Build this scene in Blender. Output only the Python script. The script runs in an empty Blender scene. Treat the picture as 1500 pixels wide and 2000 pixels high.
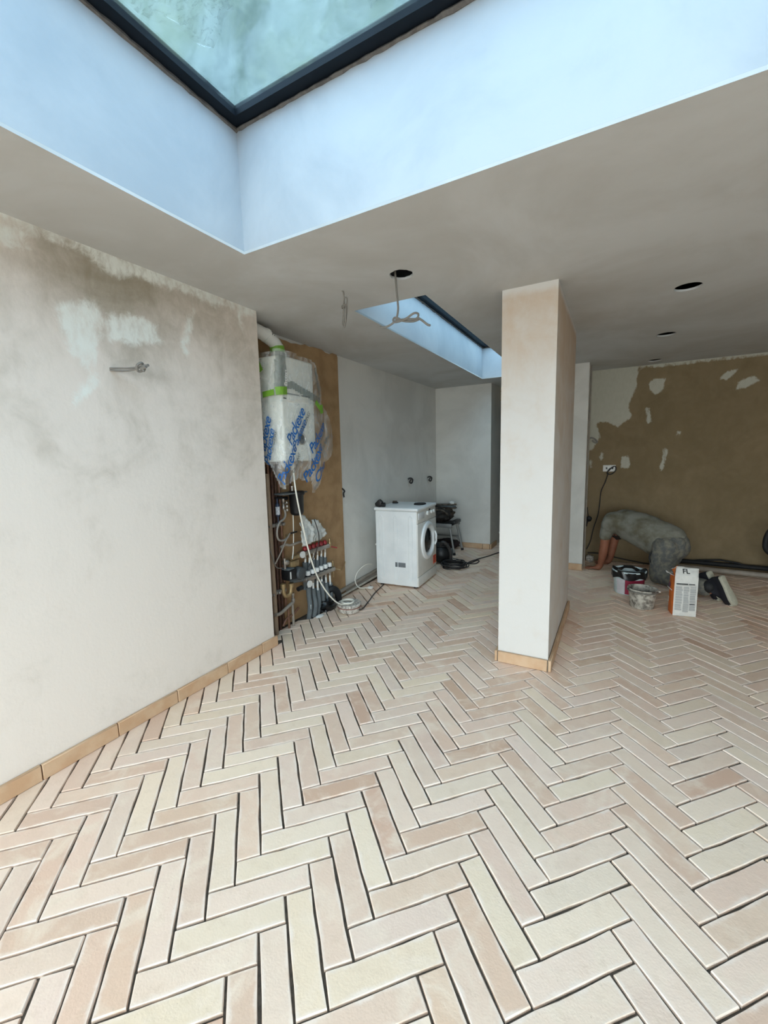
import bpy, bmesh, math, random
from mathutils import Matrix, Vector, noise as mnoise
random.seed(7)
SC = bpy.context.scene
COL = SC.collection
PI = math.pi

# ------------------------------------------------------------------ camera, sky, exposure
CAM_ROT = [[0.8763929280, -0.4797587875, -0.0420350040], [0.4809534732, 0.8673723053, 0.1278633665], [-0.0248835754, -0.1322754313, 0.9909006095]]
CAM_H = 1.4130
FPX = 817.645
cam = bpy.data.objects.new('camera', bpy.data.cameras.new('camera'))
COL.objects.link(cam)
cam.data.sensor_fit = 'HORIZONTAL'
cam.data.sensor_width = 36.0
cam.data.lens = 36.0 * FPX / 1500.0
cam.data.clip_start = 0.05
_m = Matrix.Identity(4)
for r in range(3):
    _m[r][0] = CAM_ROT[r][0]; _m[r][1] = CAM_ROT[r][2]; _m[r][2] = -CAM_ROT[r][1]
_m[2][3] = CAM_H
cam.matrix_world = _m
SC.camera = cam

w = bpy.data.worlds.new('overcast_sky'); SC.world = w; w.use_nodes = True
bg = w.node_tree.nodes['Background']
bg.inputs[0].default_value = (0.92, 0.97, 1.0, 1)
bg.inputs[1].default_value = 4.6
SC.view_settings.view_transform = 'Standard'
SC.view_settings.look = 'None'
SC.view_settings.gamma = 1.0
SC.view_settings.use_curve_mapping = False
SC.view_settings.exposure = 1.35
SC.cycles.use_denoising = True
SC.cycles.max_bounces = 14
SC.cycles.diffuse_bounces = 9
SC.cycles.transparent_max_bounces = 16
SC.cycles.sample_clamp_indirect = 6.0
SC.cycles.caustics_reflective = False
SC.cycles.caustics_refractive = False

def portal(name, loc, rot, sx, sy):
    d = bpy.data.lights.new(name, 'AREA'); d.shape = 'RECTANGLE'; d.size = sx; d.size_y = sy
    d.cycles.is_portal = True
    o = bpy.data.objects.new(name, d); COL.objects.link(o); o.location = loc; o.rotation_euler = rot
# sky portals sit in the glazed openings and give off no light of their own
portal('sky_portal', (-0.311, 0.4985, 2.93), (0, 0, 0), 2.6, 2.18)
portal('sky_portal', (-1.3425, 4.1275, 2.79), (0, 0, 0), 0.52, 3.13)
portal('sky_portal', (0.3, -2.38, 1.1), (math.radians(90), 0, 0), 4.3, 2.14)

# ------------------------------------------------------------------ helpers
def srgb(r, g, b):
    f = lambda c: (c/255/12.92) if c/255 <= .04045 else ((c/255+.055)/1.055)**2.4
    return (f(r), f(g), f(b), 1)

def nodes(name):
    m = bpy.data.materials.new(name); m.use_nodes = True
    nt = m.node_tree
    return m, nt, nt.nodes['Principled BSDF']
def N(nt, t, **kw):
    n = nt.nodes.new(t)
    for k, v in kw.items():
        if k in ('i',):
            for kk, vv in v.items(): n.inputs[kk].default_value = vv
        else: setattr(n, k, v)
    return n
def L(nt, a, b): nt.links.new(a, b)
def mixc(nt, fac, a, b, blend='MIX'):
    n = nt.nodes.new('ShaderNodeMix'); n.data_type = 'RGBA'; n.blend_type = blend
    for sock, v in ((n.inputs['Factor'], fac), (n.inputs['A'], a), (n.inputs['B'], b)):
        sock = [s for s in n.inputs if s.name == sock.name and (s.type == ('VALUE' if sock.name == 'Factor' else 'RGBA'))][0]
        if hasattr(v, 'is_output'): L(nt, v, sock)
        elif isinstance(v, (int, float)): sock.default_value = v
        else: sock.default_value = v
    return [o for o in n.outputs if o.type == 'RGBA'][0]
def ramp(nt, val, lo, hi, a=0.0, b=1.0):
    n = nt.nodes.new('ShaderNodeMapRange'); n.clamp = True; n.interpolation_type = 'SMOOTHSTEP'
    L(nt, val, n.inputs[0]); n.inputs[1].default_value = lo; n.inputs[2].default_value = hi
    n.inputs[3].default_value = a; n.inputs[4].default_value = b
    return n.outputs[0]
def coords(nt, kind='pos', scale=(1, 1, 1)):
    if kind == 'pos': o = nt.nodes.new('ShaderNodeNewGeometry').outputs['Position']
    else: o = nt.nodes.new('ShaderNodeTexCoord').outputs['Object']
    mp = nt.nodes.new('ShaderNodeMapping'); L(nt, o, mp.inputs[0]); mp.inputs['Scale'].default_value = scale
    return mp.outputs[0]
def noisef(nt, co, scale, detail=4, rough=.55, dist=0):
    n = nt.nodes.new('ShaderNodeTexNoise'); L(nt, co, n.inputs['Vector'])
    n.inputs['Scale'].default_value = scale; n.inputs['Detail'].default_value = detail
    n.inputs['Roughness'].default_value = rough; n.inputs['Distortion'].default_value = dist
    return n.outputs[0]
def math_(nt, op, a, b=None):
    n = nt.nodes.new('ShaderNodeMath'); n.operation = op
    for k, v in enumerate((a, b)):
        if v is None: continue
        if hasattr(v, 'is_output'): L(nt, v, n.inputs[k])
        else: n.inputs[k].default_value = v
    return n.outputs[0]
def bump(nt, p, h, strength, dist=.01):
    b = nt.nodes.new('ShaderNodeBump'); b.inputs['Strength'].default_value = strength; b.inputs['Distance'].default_value = dist
    L(nt, h, b.inputs['Height']); L(nt, b.outputs[0], p.inputs['Normal'])

MATS = {}
def mat(name, col, rough=.5, metal=0, var=.12, scale=14, col2=None, bmp=0, bscale=90, stretch=(1, 1, 1), spec=.5):
    if name in MATS: return MATS[name]
    m, nt, p = nodes(name)
    p.inputs['Roughness'].default_value = rough; p.inputs['Metallic'].default_value = metal
    p.inputs['Specular IOR Level'].default_value = spec
    co = coords(nt, 'obj', stretch)
    n1 = noisef(nt, co, scale, 5)
    c2 = col2 or tuple(c*(1-var*2) for c in col[:3])+(1,)
    L(nt, mixc(nt, ramp(nt, n1, .35, .7), col, c2), p.inputs['Base Color'])
    if bmp: bump(nt, p, noisef(nt, co, bscale, 4), bmp)
    MATS[name] = m
    return m

class MB:
    def __init__(s): s.v = []; s.f = []
    def add(s, V, F):
        o = len(s.v); s.v += [tuple(q) for q in V]; s.f += [tuple(i+o for i in f) for f in F]; return s
    def box(s, x0, x1, y0, y1, z0, z1):
        return s.add([(x0,y0,z0),(x1,y0,z0),(x1,y1,z0),(x0,y1,z0),(x0,y0,z1),(x1,y0,z1),(x1,y1,z1),(x0,y1,z1)],
              [(0,3,2,1),(4,5,6,7),(0,1,5,4),(1,2,6,5),(2,3,7,6),(3,0,4,7)])
    def hexa(s, P):  # 8 points, bottom ring then top ring
        return s.add(P, [(0,3,2,1),(4,5,6,7),(0,1,5,4),(1,2,6,5),(2,3,7,6),(3,0,4,7)])
    def tube(s, pts, r, n=8, caps=True):
        P = [Vector(p) for p in pts]; R = r if isinstance(r, (list, tuple)) else [r]*len(P)
        t0 = (P[1]-P[0]).normalized()
        a = t0.orthogonal().normalized(); V = []; F = []
        for i, p in enumerate(P):
            t = ((P[min(i+1, len(P)-1)]-p).normalized() + (p-P[max(i-1, 0)]).normalized())
            t = t.normalized() if t.length > 1e-6 else t0
            a = (a - t*a.dot(t)); a = a.normalized() if a.length > 1e-6 else t.orthogonal().normalized()
            b = t.cross(a)
            for k in range(n):
                an = 2*PI*k/n; V.append(p + (a*math.cos(an)+b*math.sin(an))*R[i])
        for i in range(len(P)-1):
            for k in range(n):
                k2 = (k+1) % n; F.append((i*n+k, i*n+k2, (i+1)*n+k2, (i+1)*n+k))
        if caps:
            F.append(tuple(reversed(range(n)))); F.append(tuple(range((len(P)-1)*n, len(P)*n)))
        return s.add(V, F)
    def lathe(s, prof, c, axis='z', n=24, caps=True, arc=None):
        V = []; F = []
        for r, h in prof:
            for k in range(n):
                an = 2*PI*k/n; a, b = r*math.cos(an), r*math.sin(an)
                d = {'z': (a, b, h), 'x': (h, a, b), 'y': (b, h, a)}[axis]
                V.append((c[0]+d[0], c[1]+d[1], c[2]+d[2]))
        m = len(prof)
        for i in range(m-1):
            for k in range(n):
                k2 = (k+1) % n; F.append((i*n+k, i*n+k2, (i+1)*n+k2, (i+1)*n+k))
        if caps:
            F.append(tuple(reversed(range(n)))); F.append(tuple(range((m-1)*n, m*n)))
        return s.add(V, F)
    def prism(s, poly, h0, h1, fn):  # poly of (a,b); fn(a,b,h)->xyz
        n = len(poly)
        V = [fn(a, b, h0) for a, b in poly]+[fn(a, b, h1) for a, b in poly]
        return s.add(V, [tuple(reversed(range(n))), tuple(range(n, 2*n))]+[(i, (i+1) % n, n+(i+1) % n, n+i) for i in range(n)])
    def blob(s, c, rad, n=14, m=9, amp=0.0, seed=0, freq=6):
        V = []; F = []
        for i in range(m+1):
            th = PI*i/m
            for k in range(n):
                an = 2*PI*k/n
                d = Vector((math.sin(th)*math.cos(an), math.sin(th)*math.sin(an), math.cos(th)))
                q = 1+amp*mnoise.noise(d*freq*.4+Vector((seed*3.1, seed, 0)))
                V.append((c[0]+rad[0]*d.x*q, c[1]+rad[1]*d.y*q, c[2]+rad[2]*d.z*q))
        for i in range(m):
            for k in range(n):
                k2 = (k+1) % n; F.append((i*n+k, (i+1)*n+k, (i+1)*n+k2, i*n+k2))
        return s.add(V, F)
    def build(s, name, material, parent=None, smooth=True, M=None, bev=0, seg=2, angle=42, origin=None):
        me = bpy.data.meshes.new(name)
        V = [Vector(q) for q in s.v]
        if M is not None: V = [M @ q for q in V]
        if parent is not None: org = Vector(parent['_o'])
        elif origin is not None: org = Vector(origin)
        else:
            org = Vector(((min(q.x for q in V)+max(q.x for q in V))/2, (min(q.y for q in V)+max(q.y for q in V))/2, min(q.z for q in V)))
        me.from_pydata([q-org for q in V], [], s.f)
        bm = bmesh.new(); bm.from_mesh(me)
        bmesh.ops.remove_doubles(bm, verts=bm.verts, dist=1e-5)
        bmesh.ops.recalc_face_normals(bm, faces=bm.faces)
        if bev:
            bmesh.ops.bevel(bm, geom=[e for e in bm.edges if len(e.link_faces) == 2 and e.calc_face_angle(0) > .5], offset=bev, segments=seg, profile=.5, affect='EDGES', clamp_overlap=True)
        bm.to_mesh(me); bm.free()
        return link(name, me, material, parent, org, smooth, angle)

def link(name, me, material, parent, org, smooth=True, angle=42):
    me.materials.append(material)
    if smooth:
        me.shade_smooth(); me.set_sharp_from_angle(angle=math.radians(angle))
    o = bpy.data.objects.new(name, me); COL.objects.link(o)
    o['_o'] = tuple(org)
    if parent is not None:
        o.parent = parent
    else: o.location = org
    return o
def tag(o, label=None, cat=None, group=None, kind=None):
    if label: o['label'] = label
    if cat: o['category'] = cat
    if group: o['group'] = group
    if kind: o['kind'] = kind
    return o
def thing(name, loc, label, cat, group=None):
    o = bpy.data.objects.new(name, None); COL.objects.link(o); o.location = loc; o['_o'] = tuple(loc)
    o.empty_display_size = .1
    return tag(o, label, cat, group)
def struct(o, label=None): 
    o['kind'] = 'structure'
    if label: o['label'] = label
    return o
def spl(pts, n=8, closed=False):
    P = [Vector(p) for p in pts]; out = []
    m = len(P)
    for i in range(m if closed else m-1):
        g = lambda k: P[k % m] if closed else P[max(0, min(m-1, k))]
        a, b, c, d = g(i-1), g(i), g(i+1), g(i+2)
        for k in range(n):
            t = k/n
            out.append(.5*((2*b)+(c-a)*t+(2*a-5*b+4*c-d)*t*t+(3*b-a-3*c+d)*t**3))
    out.append(P[0] if closed else P[-1])
    return out
def cable(name, pts, r, m, label=None, cat='cable', parent=None, n=8, seg=6, group=None):
    o = MB().tube(spl(pts, n), r, seg).build(name, m, parent)
    if parent is None: tag(o, label, cat, group)
    return o
def holed_slab(name, outer, holes, z0, z1, material, parent=None):
    cu = bpy.data.curves.new(name, 'CURVE'); cu.dimensions = '2D'; cu.fill_mode = 'BOTH'; cu.extrude = (z1-z0)/2
    for poly in [outer]+holes:
        sp = cu.splines.new('POLY'); sp.points.add(len(poly)-1)
        for p, q in zip(sp.points, poly): p.co = (q[0], q[1], 0, 1)
        sp.use_cyclic_u = True
    t = bpy.data.objects.new('tmp', cu); COL.objects.link(t)
    bpy.context.view_layer.update()
    me = bpy.data.meshes.new_from_object(t.evaluated_get(bpy.context.evaluated_depsgraph_get()))
    bpy.data.objects.remove(t); bpy.data.curves.remove(cu)
    me.materials.clear()
    for v in me.vertices: v.co.z += (z0+z1)/2
    return link(name, me, material, parent, (0, 0, 0) if parent is None else parent['_o'], smooth=False)
def text_mesh(body, size=1.0, shear=0.0, spacing=1.0):
    cu = bpy.data.curves.new('txt', 'FONT'); cu.body = body; cu.size = size; cu.shear = shear; cu.space_character = spacing
    cu.align_x = 'LEFT'; cu.resolution_u = 3; cu.offset = 0.012*size
    t = bpy.data.objects.new('txt', cu); COL.objects.link(t); bpy.context.view_layer.update()
    me = bpy.data.meshes.new_from_object(t.evaluated_get(bpy.context.evaluated_depsgraph_get()))
    bpy.data.objects.remove(t); bpy.data.curves.remove(cu)
    V = [v.co.copy() for v in me.vertices]; F = [tuple(p.vertices) for p in me.polygons]
    bpy.data.meshes.remove(me)
    return V, F
def bake_skin(name, V, E, R, material, parent, sub=2, smooth=True, post=None):
    me = bpy.data.meshes.new(name); org = Vector(parent['_o'])
    me.from_pydata([Vector(v)-org for v in V], E, [])
    o = bpy.data.objects.new('tmp', me); COL.objects.link(o)
    o.modifiers.new('skin', 'SKIN')
    lay = me.skin_vertices[0].data if len(me.skin_vertices) else None
    for i, r in enumerate(R):
        lay[i].radius = r if isinstance(r, tuple) else (r, r)
        lay[i].use_root = (i == 0)
    sm = o.modifiers.new('sub', 'SUBSURF'); sm.levels = sub; sm.render_levels = sub
    bpy.context.view_layer.update()
    m2 = bpy.data.meshes.new_from_object(o.evaluated_get(bpy.context.evaluated_depsgraph_get()))
    bpy.data.objects.remove(o); bpy.data.meshes.remove(me)
    m2.materials.clear()
    if post:
        for v in m2.vertices: v.co = post(v.co+org)-org
    return link(name, m2, material, parent, org, True, 180)
def remesh(mb, name, material, parent, voxel=.012, smooth=6, post=None):
    """fuse overlapping volumes into one continuous smooth surface"""
    org = Vector(parent['_o'])
    me = bpy.data.meshes.new('tmp'); me.from_pydata([Vector(v)-org for v in mb.v], [], mb.f)
    bm = bmesh.new(); bm.from_mesh(me); bmesh.ops.remove_doubles(bm, verts=bm.verts, dist=1e-5); bmesh.ops.recalc_face_normals(bm, faces=bm.faces); bm.to_mesh(me); bm.free()
    o = bpy.data.objects.new('tmp', me); COL.objects.link(o)
    r = o.modifiers.new('r', 'REMESH'); r.mode = 'VOXEL'; r.voxel_size = voxel
    m = o.modifiers.new('s', 'SMOOTH'); m.factor = .5; m.iterations = smooth
    bpy.context.view_layer.update()
    m2 = bpy.data.meshes.new_from_object(o.evaluated_get(bpy.context.evaluated_depsgraph_get()))
    bpy.data.objects.remove(o); bpy.data.meshes.remove(me); m2.materials.clear()
    if post:
        for v in m2.vertices: v.co = post(v.co+org)-org
    return link(name, m2, material, parent, org, True, 180)
def limb(mb, pts, rad, n=14):
    mb.tube(spl(pts, 4), [rad[min(len(rad)-1, i//4)]*(1-(i % 4)/4)+rad[min(len(rad)-1, i//4+1)]*((i % 4)/4) for i in range((len(pts)-1)*4+1)], n)
    for p, r in zip(pts, rad): mb.blob(p, (r, r, r), n, 8)
    return mb
def inside(poly, x, y):
    c = False; n = len(poly)
    for i in range(n):
        x0, y0 = poly[i]; x1, y1 = poly[(i+1) % n]
        if (y0 > y) != (y1 > y) and x < (x1-x0)*(y-y0)/(y1-y0)+x0: c = not c
    return c
def sdf(poly, x, y):
    d = 9; n = len(poly)
    for i in range(n):
        x0, y0 = poly[i]; x1, y1 = poly[(i+1) % n]
        dx, dy = x1-x0, y1-y0; t = max(0, min(1, ((x-x0)*dx+(y-y0)*dy)/(dx*dx+dy*dy+1e-12)))
        d = min(d, math.hypot(x-x0-t*dx, y-y0-t*dy))
    return -d if inside(poly, x, y) else d
def clip_poly(P, nx, ny, c):  # keep nx*x+ny*y >= c
    out = []
    for i in range(len(P)):
        a, b = P[i], P[(i+1) % len(P)]
        da, db = nx*a[0]+ny*a[1]-c, nx*b[0]+ny*b[1]-c
        if da >= 0: out.append(a)
        if (da >= 0) != (db >= 0):
            t = da/(da-db); out.append((a[0]+t*(b[0]-a[0]), a[1]+t*(b[1]-a[1])))
    return out

# ------------------------------------------------------------------ materials of the shell
def plaster(name, c_light, c_dark, c_fill, fill_w=.02, scale=2.2, spot=.55, edge=.11):
    """bare plaster: two tones steered by the 'tone' attribute, filler where 'fill' (signed distance) is negative"""
    m, nt, p = nodes(name)
    p.inputs['Roughness'].default_value = .85
    co = coords(nt); co2 = coords(nt, 'pos', (1, 1, .45)); 
    tone = N(nt, 'ShaderNodeAttribute', attribute_name='tone').outputs['Fac']
    fill = N(nt, 'ShaderNodeAttribute', attribute_name='fill').outputs['Fac']
    big = noisef(nt, co, scale, 6, .62, .9); streak = noisef(nt, co2, 11, 6, .65, .5)
    t = math_(nt, 'ADD', tone, math_(nt, 'MULTIPLY', math_(nt, 'SUBTRACT', big, .5), 1.0))
    t = math_(nt, 'ADD', t, math_(nt, 'MULTIPLY', math_(nt, 'SUBTRACT', streak, .5), .40))
    t = math_(nt, 'ADD', t, math_(nt, 'MULTIPLY', math_(nt, 'SUBTRACT', noisef(nt, co, 7.5, 5, .6, 1.5), .5), .45))
    base = mixc(nt, ramp(nt, t, 0.0, 1.0), c_light, c_dark)
    fn = math_(nt, 'ADD', fill, math_(nt, 'MULTIPLY', math_(nt, 'SUBTRACT', noisef(nt, coords(nt, 'pos', (1, 1, .7)), 20, 7, .72, .6), .5), edge))
    fm = math_(nt, 'MULTIPLY', ramp(nt, fn, fill_w, -fill_w), ramp(nt, noisef(nt, co2, 30, 4, .6), .28, .62, spot, 1))
    L(nt, mixc(nt, fm, base, c_fill), p.inputs['Base Color'])
    bump(nt, p, math_(nt, 'ADD', noisef(nt, co2, 9, 5, .6), math_(nt, 'MULTIPLY', noisef(nt, co, 60, 3), .25)), .20, .012)
    return m
def plain_plaster(name, c1, c2, scale=1.6, rough=.85, stretch=(1, 1, 1)):
    m, nt, p = nodes(name); p.inputs['Roughness'].default_value = rough
    co = coords(nt, 'pos', stretch)
    a = noisef(nt, co, scale, 6, .62, .6)
    L(nt, mixc(nt, ramp(nt, a, .36, .68), c1, c2), p.inputs['Base Color'])
    bump(nt, p, noisef(nt, co, 7, 6, .6), .12, .01)
    return m
M_left = plaster('plaster_left', srgb(221, 211, 201), srgb(148, 139, 121), srgb(226, 228, 221))
M_backw = plaster('plaster_back', srgb(134, 116, 88), srgb(114, 98, 70), srgb(180, 178, 164), .010, 2.2, .88, .075)
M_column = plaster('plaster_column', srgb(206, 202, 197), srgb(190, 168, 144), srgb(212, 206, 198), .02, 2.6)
M_ceil = plain_plaster('plaster_ceiling', srgb(199, 202, 203), srgb(184, 185, 183), 1.1)
M_white = plain_plaster('plaster_white', srgb(214, 212, 206), srgb(202, 200, 194), 1.8)
M_well = plain_plaster('plaster_well', srgb(188, 193, 197), srgb(172, 179, 185), 1.5)
M_dark = mat('dark_void', srgb(40, 36, 32), .9)
M_unlit = mat('unlit_dark', srgb(34, 32, 32), .9)  # near-black: the darkness of unlit spaces is put into the colour

def grid_wall(name, c00, c10, c01, c11, back, nu, nv, material, tone, fills, uv, extra=0):
    """a wall slab whose visible face is a fine grid between four corners; back = offset vector to the rear face"""
    c00, c10, c01, c11 = map(Vector, (c00, c10, c01, c11)); back = Vector(back)
    V = []; F = []; T = []; D = []
    for j in range(nv+1):
        for i in range(nu+1):
            a, b = i/nu, j/nv
            p = (c00*(1-a)+c10*a)*(1-b)+(c01*(1-a)+c11*a)*b
            V.append(p); x, y = uv(p); T.append(tone(x, y)); D.append(min([sdf(q, x, y) for q in fills]+[9]))
    W = nu+1
    for j in range(nv):
        for i in range(nu):
            F.append((j*W+i, j*W+i+1, (j+1)*W+i+1, (j+1)*W+i))
    n0 = len(V)
    ring = [i for i in range(W)]+[j*W+nu for j in range(1, nv+1)]+[nv*W+i for i in range(nu-1, -1, -1)]+[j*W for j in range(nv-1, 0, -1)]
    for i in ring: V.append(V[i]+back); T.append(T[i]); D.append(D[i])
    m = len(ring)
    for k in range(m): F.append((ring[(k+1) % m], ring[k], n0+k, n0+(k+1) % m))
    F.append(tuple(reversed(range(n0, n0+m))))
    me = bpy.data.meshes.new(name); me.from_pydata([tuple(v) for v in V], [], F)
    me.attributes.new('tone', 'FLOAT', 'POINT').data.foreach_set('value', T)
    me.attributes.new('fill', 'FLOAT', 'POINT').data.foreach_set('value', D)
    bm = bmesh.new(); bm.from_mesh(me); bmesh.ops.recalc_face_normals(bm, faces=bm.faces); bm.to_mesh(me); bm.free()
    return struct(link(name, me, material, None, (0, 0, 0), False))
def blobf(x, y, cx, cy, sx, sy): return math.exp(-((x-cx)/sx)**2-((y-cy)/sy)**2)

# ------------------------------------------------------------------ walls
LW0, LW1 = -2.222, -2.160            # the left wall leans a little: foot and head
YE0, YE1 = 2.240, 2.200              # its free end
fills = [
 [(1.00,2.10),(1.12,2.15),(1.185,2.16),(1.18,2.03),(1.15,1.90),(1.09,1.86),(1.05,1.93),(1.02,2.02)],
 [(1.23,2.12),(1.39,2.15),(1.47,2.12),(1.50,2.05),(1.32,2.01),(1.22,2.0)],
 [(1.125,1.83),(1.175,1.835),(1.10,1.72),(1.02,1.65),(1.05,1.72)],
 [(1.715,2.285),(1.65,2.17),(1.61,2.09),(1.625,2.02),(1.655,2.01),(1.66,2.10),(1.69,2.18)],
 [(2.02,2.36),(2.06,2.38),(2.075,2.22),(2.05,2.28)],
 [(0.60,2.37),(0.87,2.36),(0.93,2.31),(0.89,2.29),(0.70,2.28)],
 [(-2.4,2.41),(2.3,2.41),(2.3,2.365),(2.05,2.355),(1.97,2.37),(1.90,2.345),(1.60,2.36),(1.50,2.335),(1.38,2.36),(1.32,2.31),(1.24,2.32),(1.16,2.37),(-2.4,2.375)],
]
tone_l = lambda y, z: .10+.62*blobf(y, z, 1.35, 2.30, .55, .32)+.25*blobf(y, z, 2.1, 1.9, .25, .55)+.15*blobf(y, z, .5, 2.0, .5, .5)-.1*blobf(y, z, 1.3, .4, 1.2, .6)
grid_wall('wall_left', (LW0, -2.4, 0), (LW0, YE0, 0), (LW1, -2.4, 2.40), (LW1, YE1, 2.40), (-.40, 0, 0), 120, 70, M_left, tone_l, fills, lambda p: (p.y, p.z))
bfills = [
 [(-.32,2.41),(.19,2.41),(.18,2.14),(.11,1.96),(.115,1.90),(.155,1.81),(0,1.695),(-.09,1.76),(-.19,1.77),(-.23,1.75),(-.185,1.58),(-.27,1.42),(-.32,1.42)],
 [(.30,2.19),(.36,2.24),(.47,2.23),(.45,2.09),(.38,2.05),(.33,2.10)],
 [(.285,1.92),(.33,1.90),(.35,1.73),(.31,1.73)],
 [(.06,1.33),(.12,1.345),(.155,1.28),(.155,1.19),(.06,1.20)],
 [(.50,1.42),(.535,1.42),(.50,1.16),(.46,1.14)],
 [(.97,2.17),(1.02,2.23),(1.13,2.26),(1.05,2.15)],
 [(1.12,2.04),(1.14,2.13),(1.26,2.17),(1.32,2.12),(1.20,2.05)],
 [(-.17,1.38),(-.135,1.40),(-.15,1.29),(-.18,1.28)],
 [(.61,1.61),(.65,1.61),(.64,1.57),(.61,1.56)],
 [(-.29,1.30),(-.265,1.30),(-.265,1.18),(-.29,1.18)],
 [(-.32,2.41),(3.2,2.41),(3.2,2.375),(1.0,2.37),(.4,2.365)],
]
grid_wall('wall_back', (-.35, 6.0, 0), (3.2, 6.0, 0), (-.35, 6.0, 2.40), (3.2, 6.0, 2.40), (0, .15, 0), 110, 76, M_backw, lambda x, z: .35+.3*blobf(x, z, .5, 1.5, .6, .8)+.25*blobf(x, z, 1.4, 1.0, .7, .9), bfills, lambda p: (p.x, p.z))
CX0, CX1, CY0, CY1 = -.652, -.331, 2.748, 3.985
# the pier: one closed prism with a fine skin
def pier():
    V = []; F = []; T = []; nv = 40
    ring = []
    for a, b, n in (((CX0,CY0),(CX1,CY0),10),((CX1,CY0),(CX1,CY1),24),((CX1,CY1),(CX0,CY1),8),((CX0,CY1),(CX0,CY0),24)):
        for k in range(n): ring.append((a[0]+(b[0]-a[0])*k/n, a[1]+(b[1]-a[1])*k/n))
    m = len(ring)
    for j in range(nv+1):
        z = 2.4*j/nv
        for x, y in ring:
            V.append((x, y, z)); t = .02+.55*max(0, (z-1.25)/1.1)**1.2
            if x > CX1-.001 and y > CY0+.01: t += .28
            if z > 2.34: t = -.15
            T.append(t)
    for j in range(nv):
        for k in range(m): F.append((j*m+k, j*m+(k+1) % m, (j+1)*m+(k+1) % m, (j+1)*m+k))
    F.append(tuple(reversed(range(m)))); F.append(tuple(range(nv*m, nv*m+m)))
    me = bpy.data.meshes.new('wall_pier'); me.from_pydata(V, [], F)
    me.attributes.new('tone', 'FLOAT', 'POINT').data.foreach_set('value', T)
    me.attributes.new('fill', 'FLOAT', 'POINT').data.foreach_set('value', [9.0]*len(V))
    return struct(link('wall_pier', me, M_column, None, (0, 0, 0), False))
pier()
def wall(name, *b, m=None): return struct(MB().box(*b).build(name, m or M_white, origin=(0, 0, 0), smooth=False))
wall('wall_niche', -2.60, -2.432, 2.15, 6.10, 0, 2.40)
wall('wall_end', -2.60, -1.585, 6.10, 6.62, 0, 2.40)
wall('wall_hall_left', -2.60, -1.585, 6.62, 8.35, 0, 2.40)
wall('wall_divider', -.66, -.300, 5.40, 8.35, 0, 2.40)
wall('wall_hall_end', -1.585, -.66, 8.2, 8.35, 0, 2.40, m=M_unlit)
wall('wall_lintel', -1.585, -.66, 6.62, 6.74, 2.20, 2.40, m=M_backw)
wall('wall_right', 3.2, 3.35, -2.4, 6.15, 0, 2.40, m=M_ceil)
wall('wall_front_left', -2.62, -1.95, -2.55, -2.40, 0, 2.40)
wall('wall_front_right', 2.55, 3.35, -2.55, -2.40, 0, 2.40)
wall('wall_front_head', -1.95, 2.55, -2.55, -2.40, 2.20, 2.40)

# ------------------------------------------------------------------ ceiling, roof and the two skylight wells
BS = (-1.622, 1.0, -.60, 1.597); BZ = 2.946
SS = (-1.605, -1.08, 2.555, 5.70); SZ = 2.80
rect = lambda b, e=0: [(b[0]-e, b[2]-e), (b[1]+e, b[2]-e), (b[1]+e, b[3]+e), (b[0]-e, b[3]+e)]
def disc(cx, cy, r, n=28, j=0, seed=1):
    rr = random.Random(seed)
    return [(cx+(r+rr.uniform(-j, j))*math.cos(2*PI*k/n), cy+(r+rr.uniform(-j, j))*math.sin(2*PI*k/n)) for k in range(n)]
HOLES = [(-1.077, 2.212, .064, .004), (.347, 3.32, .074, .001), (.340, 4.53, .072, .001), (.338, 5.747, .072, .001)]
outer = [(-2.60, -2.55), (3.35, -2.55), (3.35, 8.35), (-2.60, 8.35)]
ceil = holed_slab('ceiling', outer, [rect(BS), rect(SS)]+[disc(x, y, r, 30, j, i) for i, (x, y, r, j) in enumerate(HOLES)], 2.40, 2.4125, M_ceil)
struct(ceil)
struct(holed_slab('ceiling_roof_deck', outer, [rect(BS, .02), rect(SS, .02)], 2.62, 2.74, M_unlit))
wall('wall_light_seal_left', -2.62, -2.58, -2.55, 8.35, 2.4126, 2.62, m=M_unlit); wall('wall_light_seal_right', 3.31, 3.35, -2.55, 8.35, 2.4126, 2.62, m=M_unlit)  # added unseen strips that keep stray daylight out of the roof void
wall('wall_light_seal_front', -2.58, 3.31, -2.55, -2.51, 2.4126, 2.62, m=M_unlit); wall('wall_light_seal_back', -2.58, 3.31, 8.31, 8.35, 2.4126, 2.62, m=M_unlit)
def well(b, z1, pre):
    t = .02
    for nm, bx in (('left', (b[0]-t, b[0], b[2]-t, b[3]+t)), ('right', (b[1], b[1]+t, b[2]-t, b[3]+t)), ('near', (b[0], b[1], b[2]-t, b[2])), ('far', (b[0], b[1], b[3], b[3]+t))):
        struct(MB().box(*bx, 2.4127, z1).build('wall_%s_%s' % (pre, nm), M_well, origin=(0, 0, 0), smooth=False))
well(BS, BZ, 'skylight'); well(SS, SZ, 'rooflight')
M_anthra = mat('anthracite_frame', srgb(16, 23, 31), .6, 0, .08, spec=.2)
M_seal = mat('grey_sealant', srgb(112, 106, 100), .8, 0, .2, 40)

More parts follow.
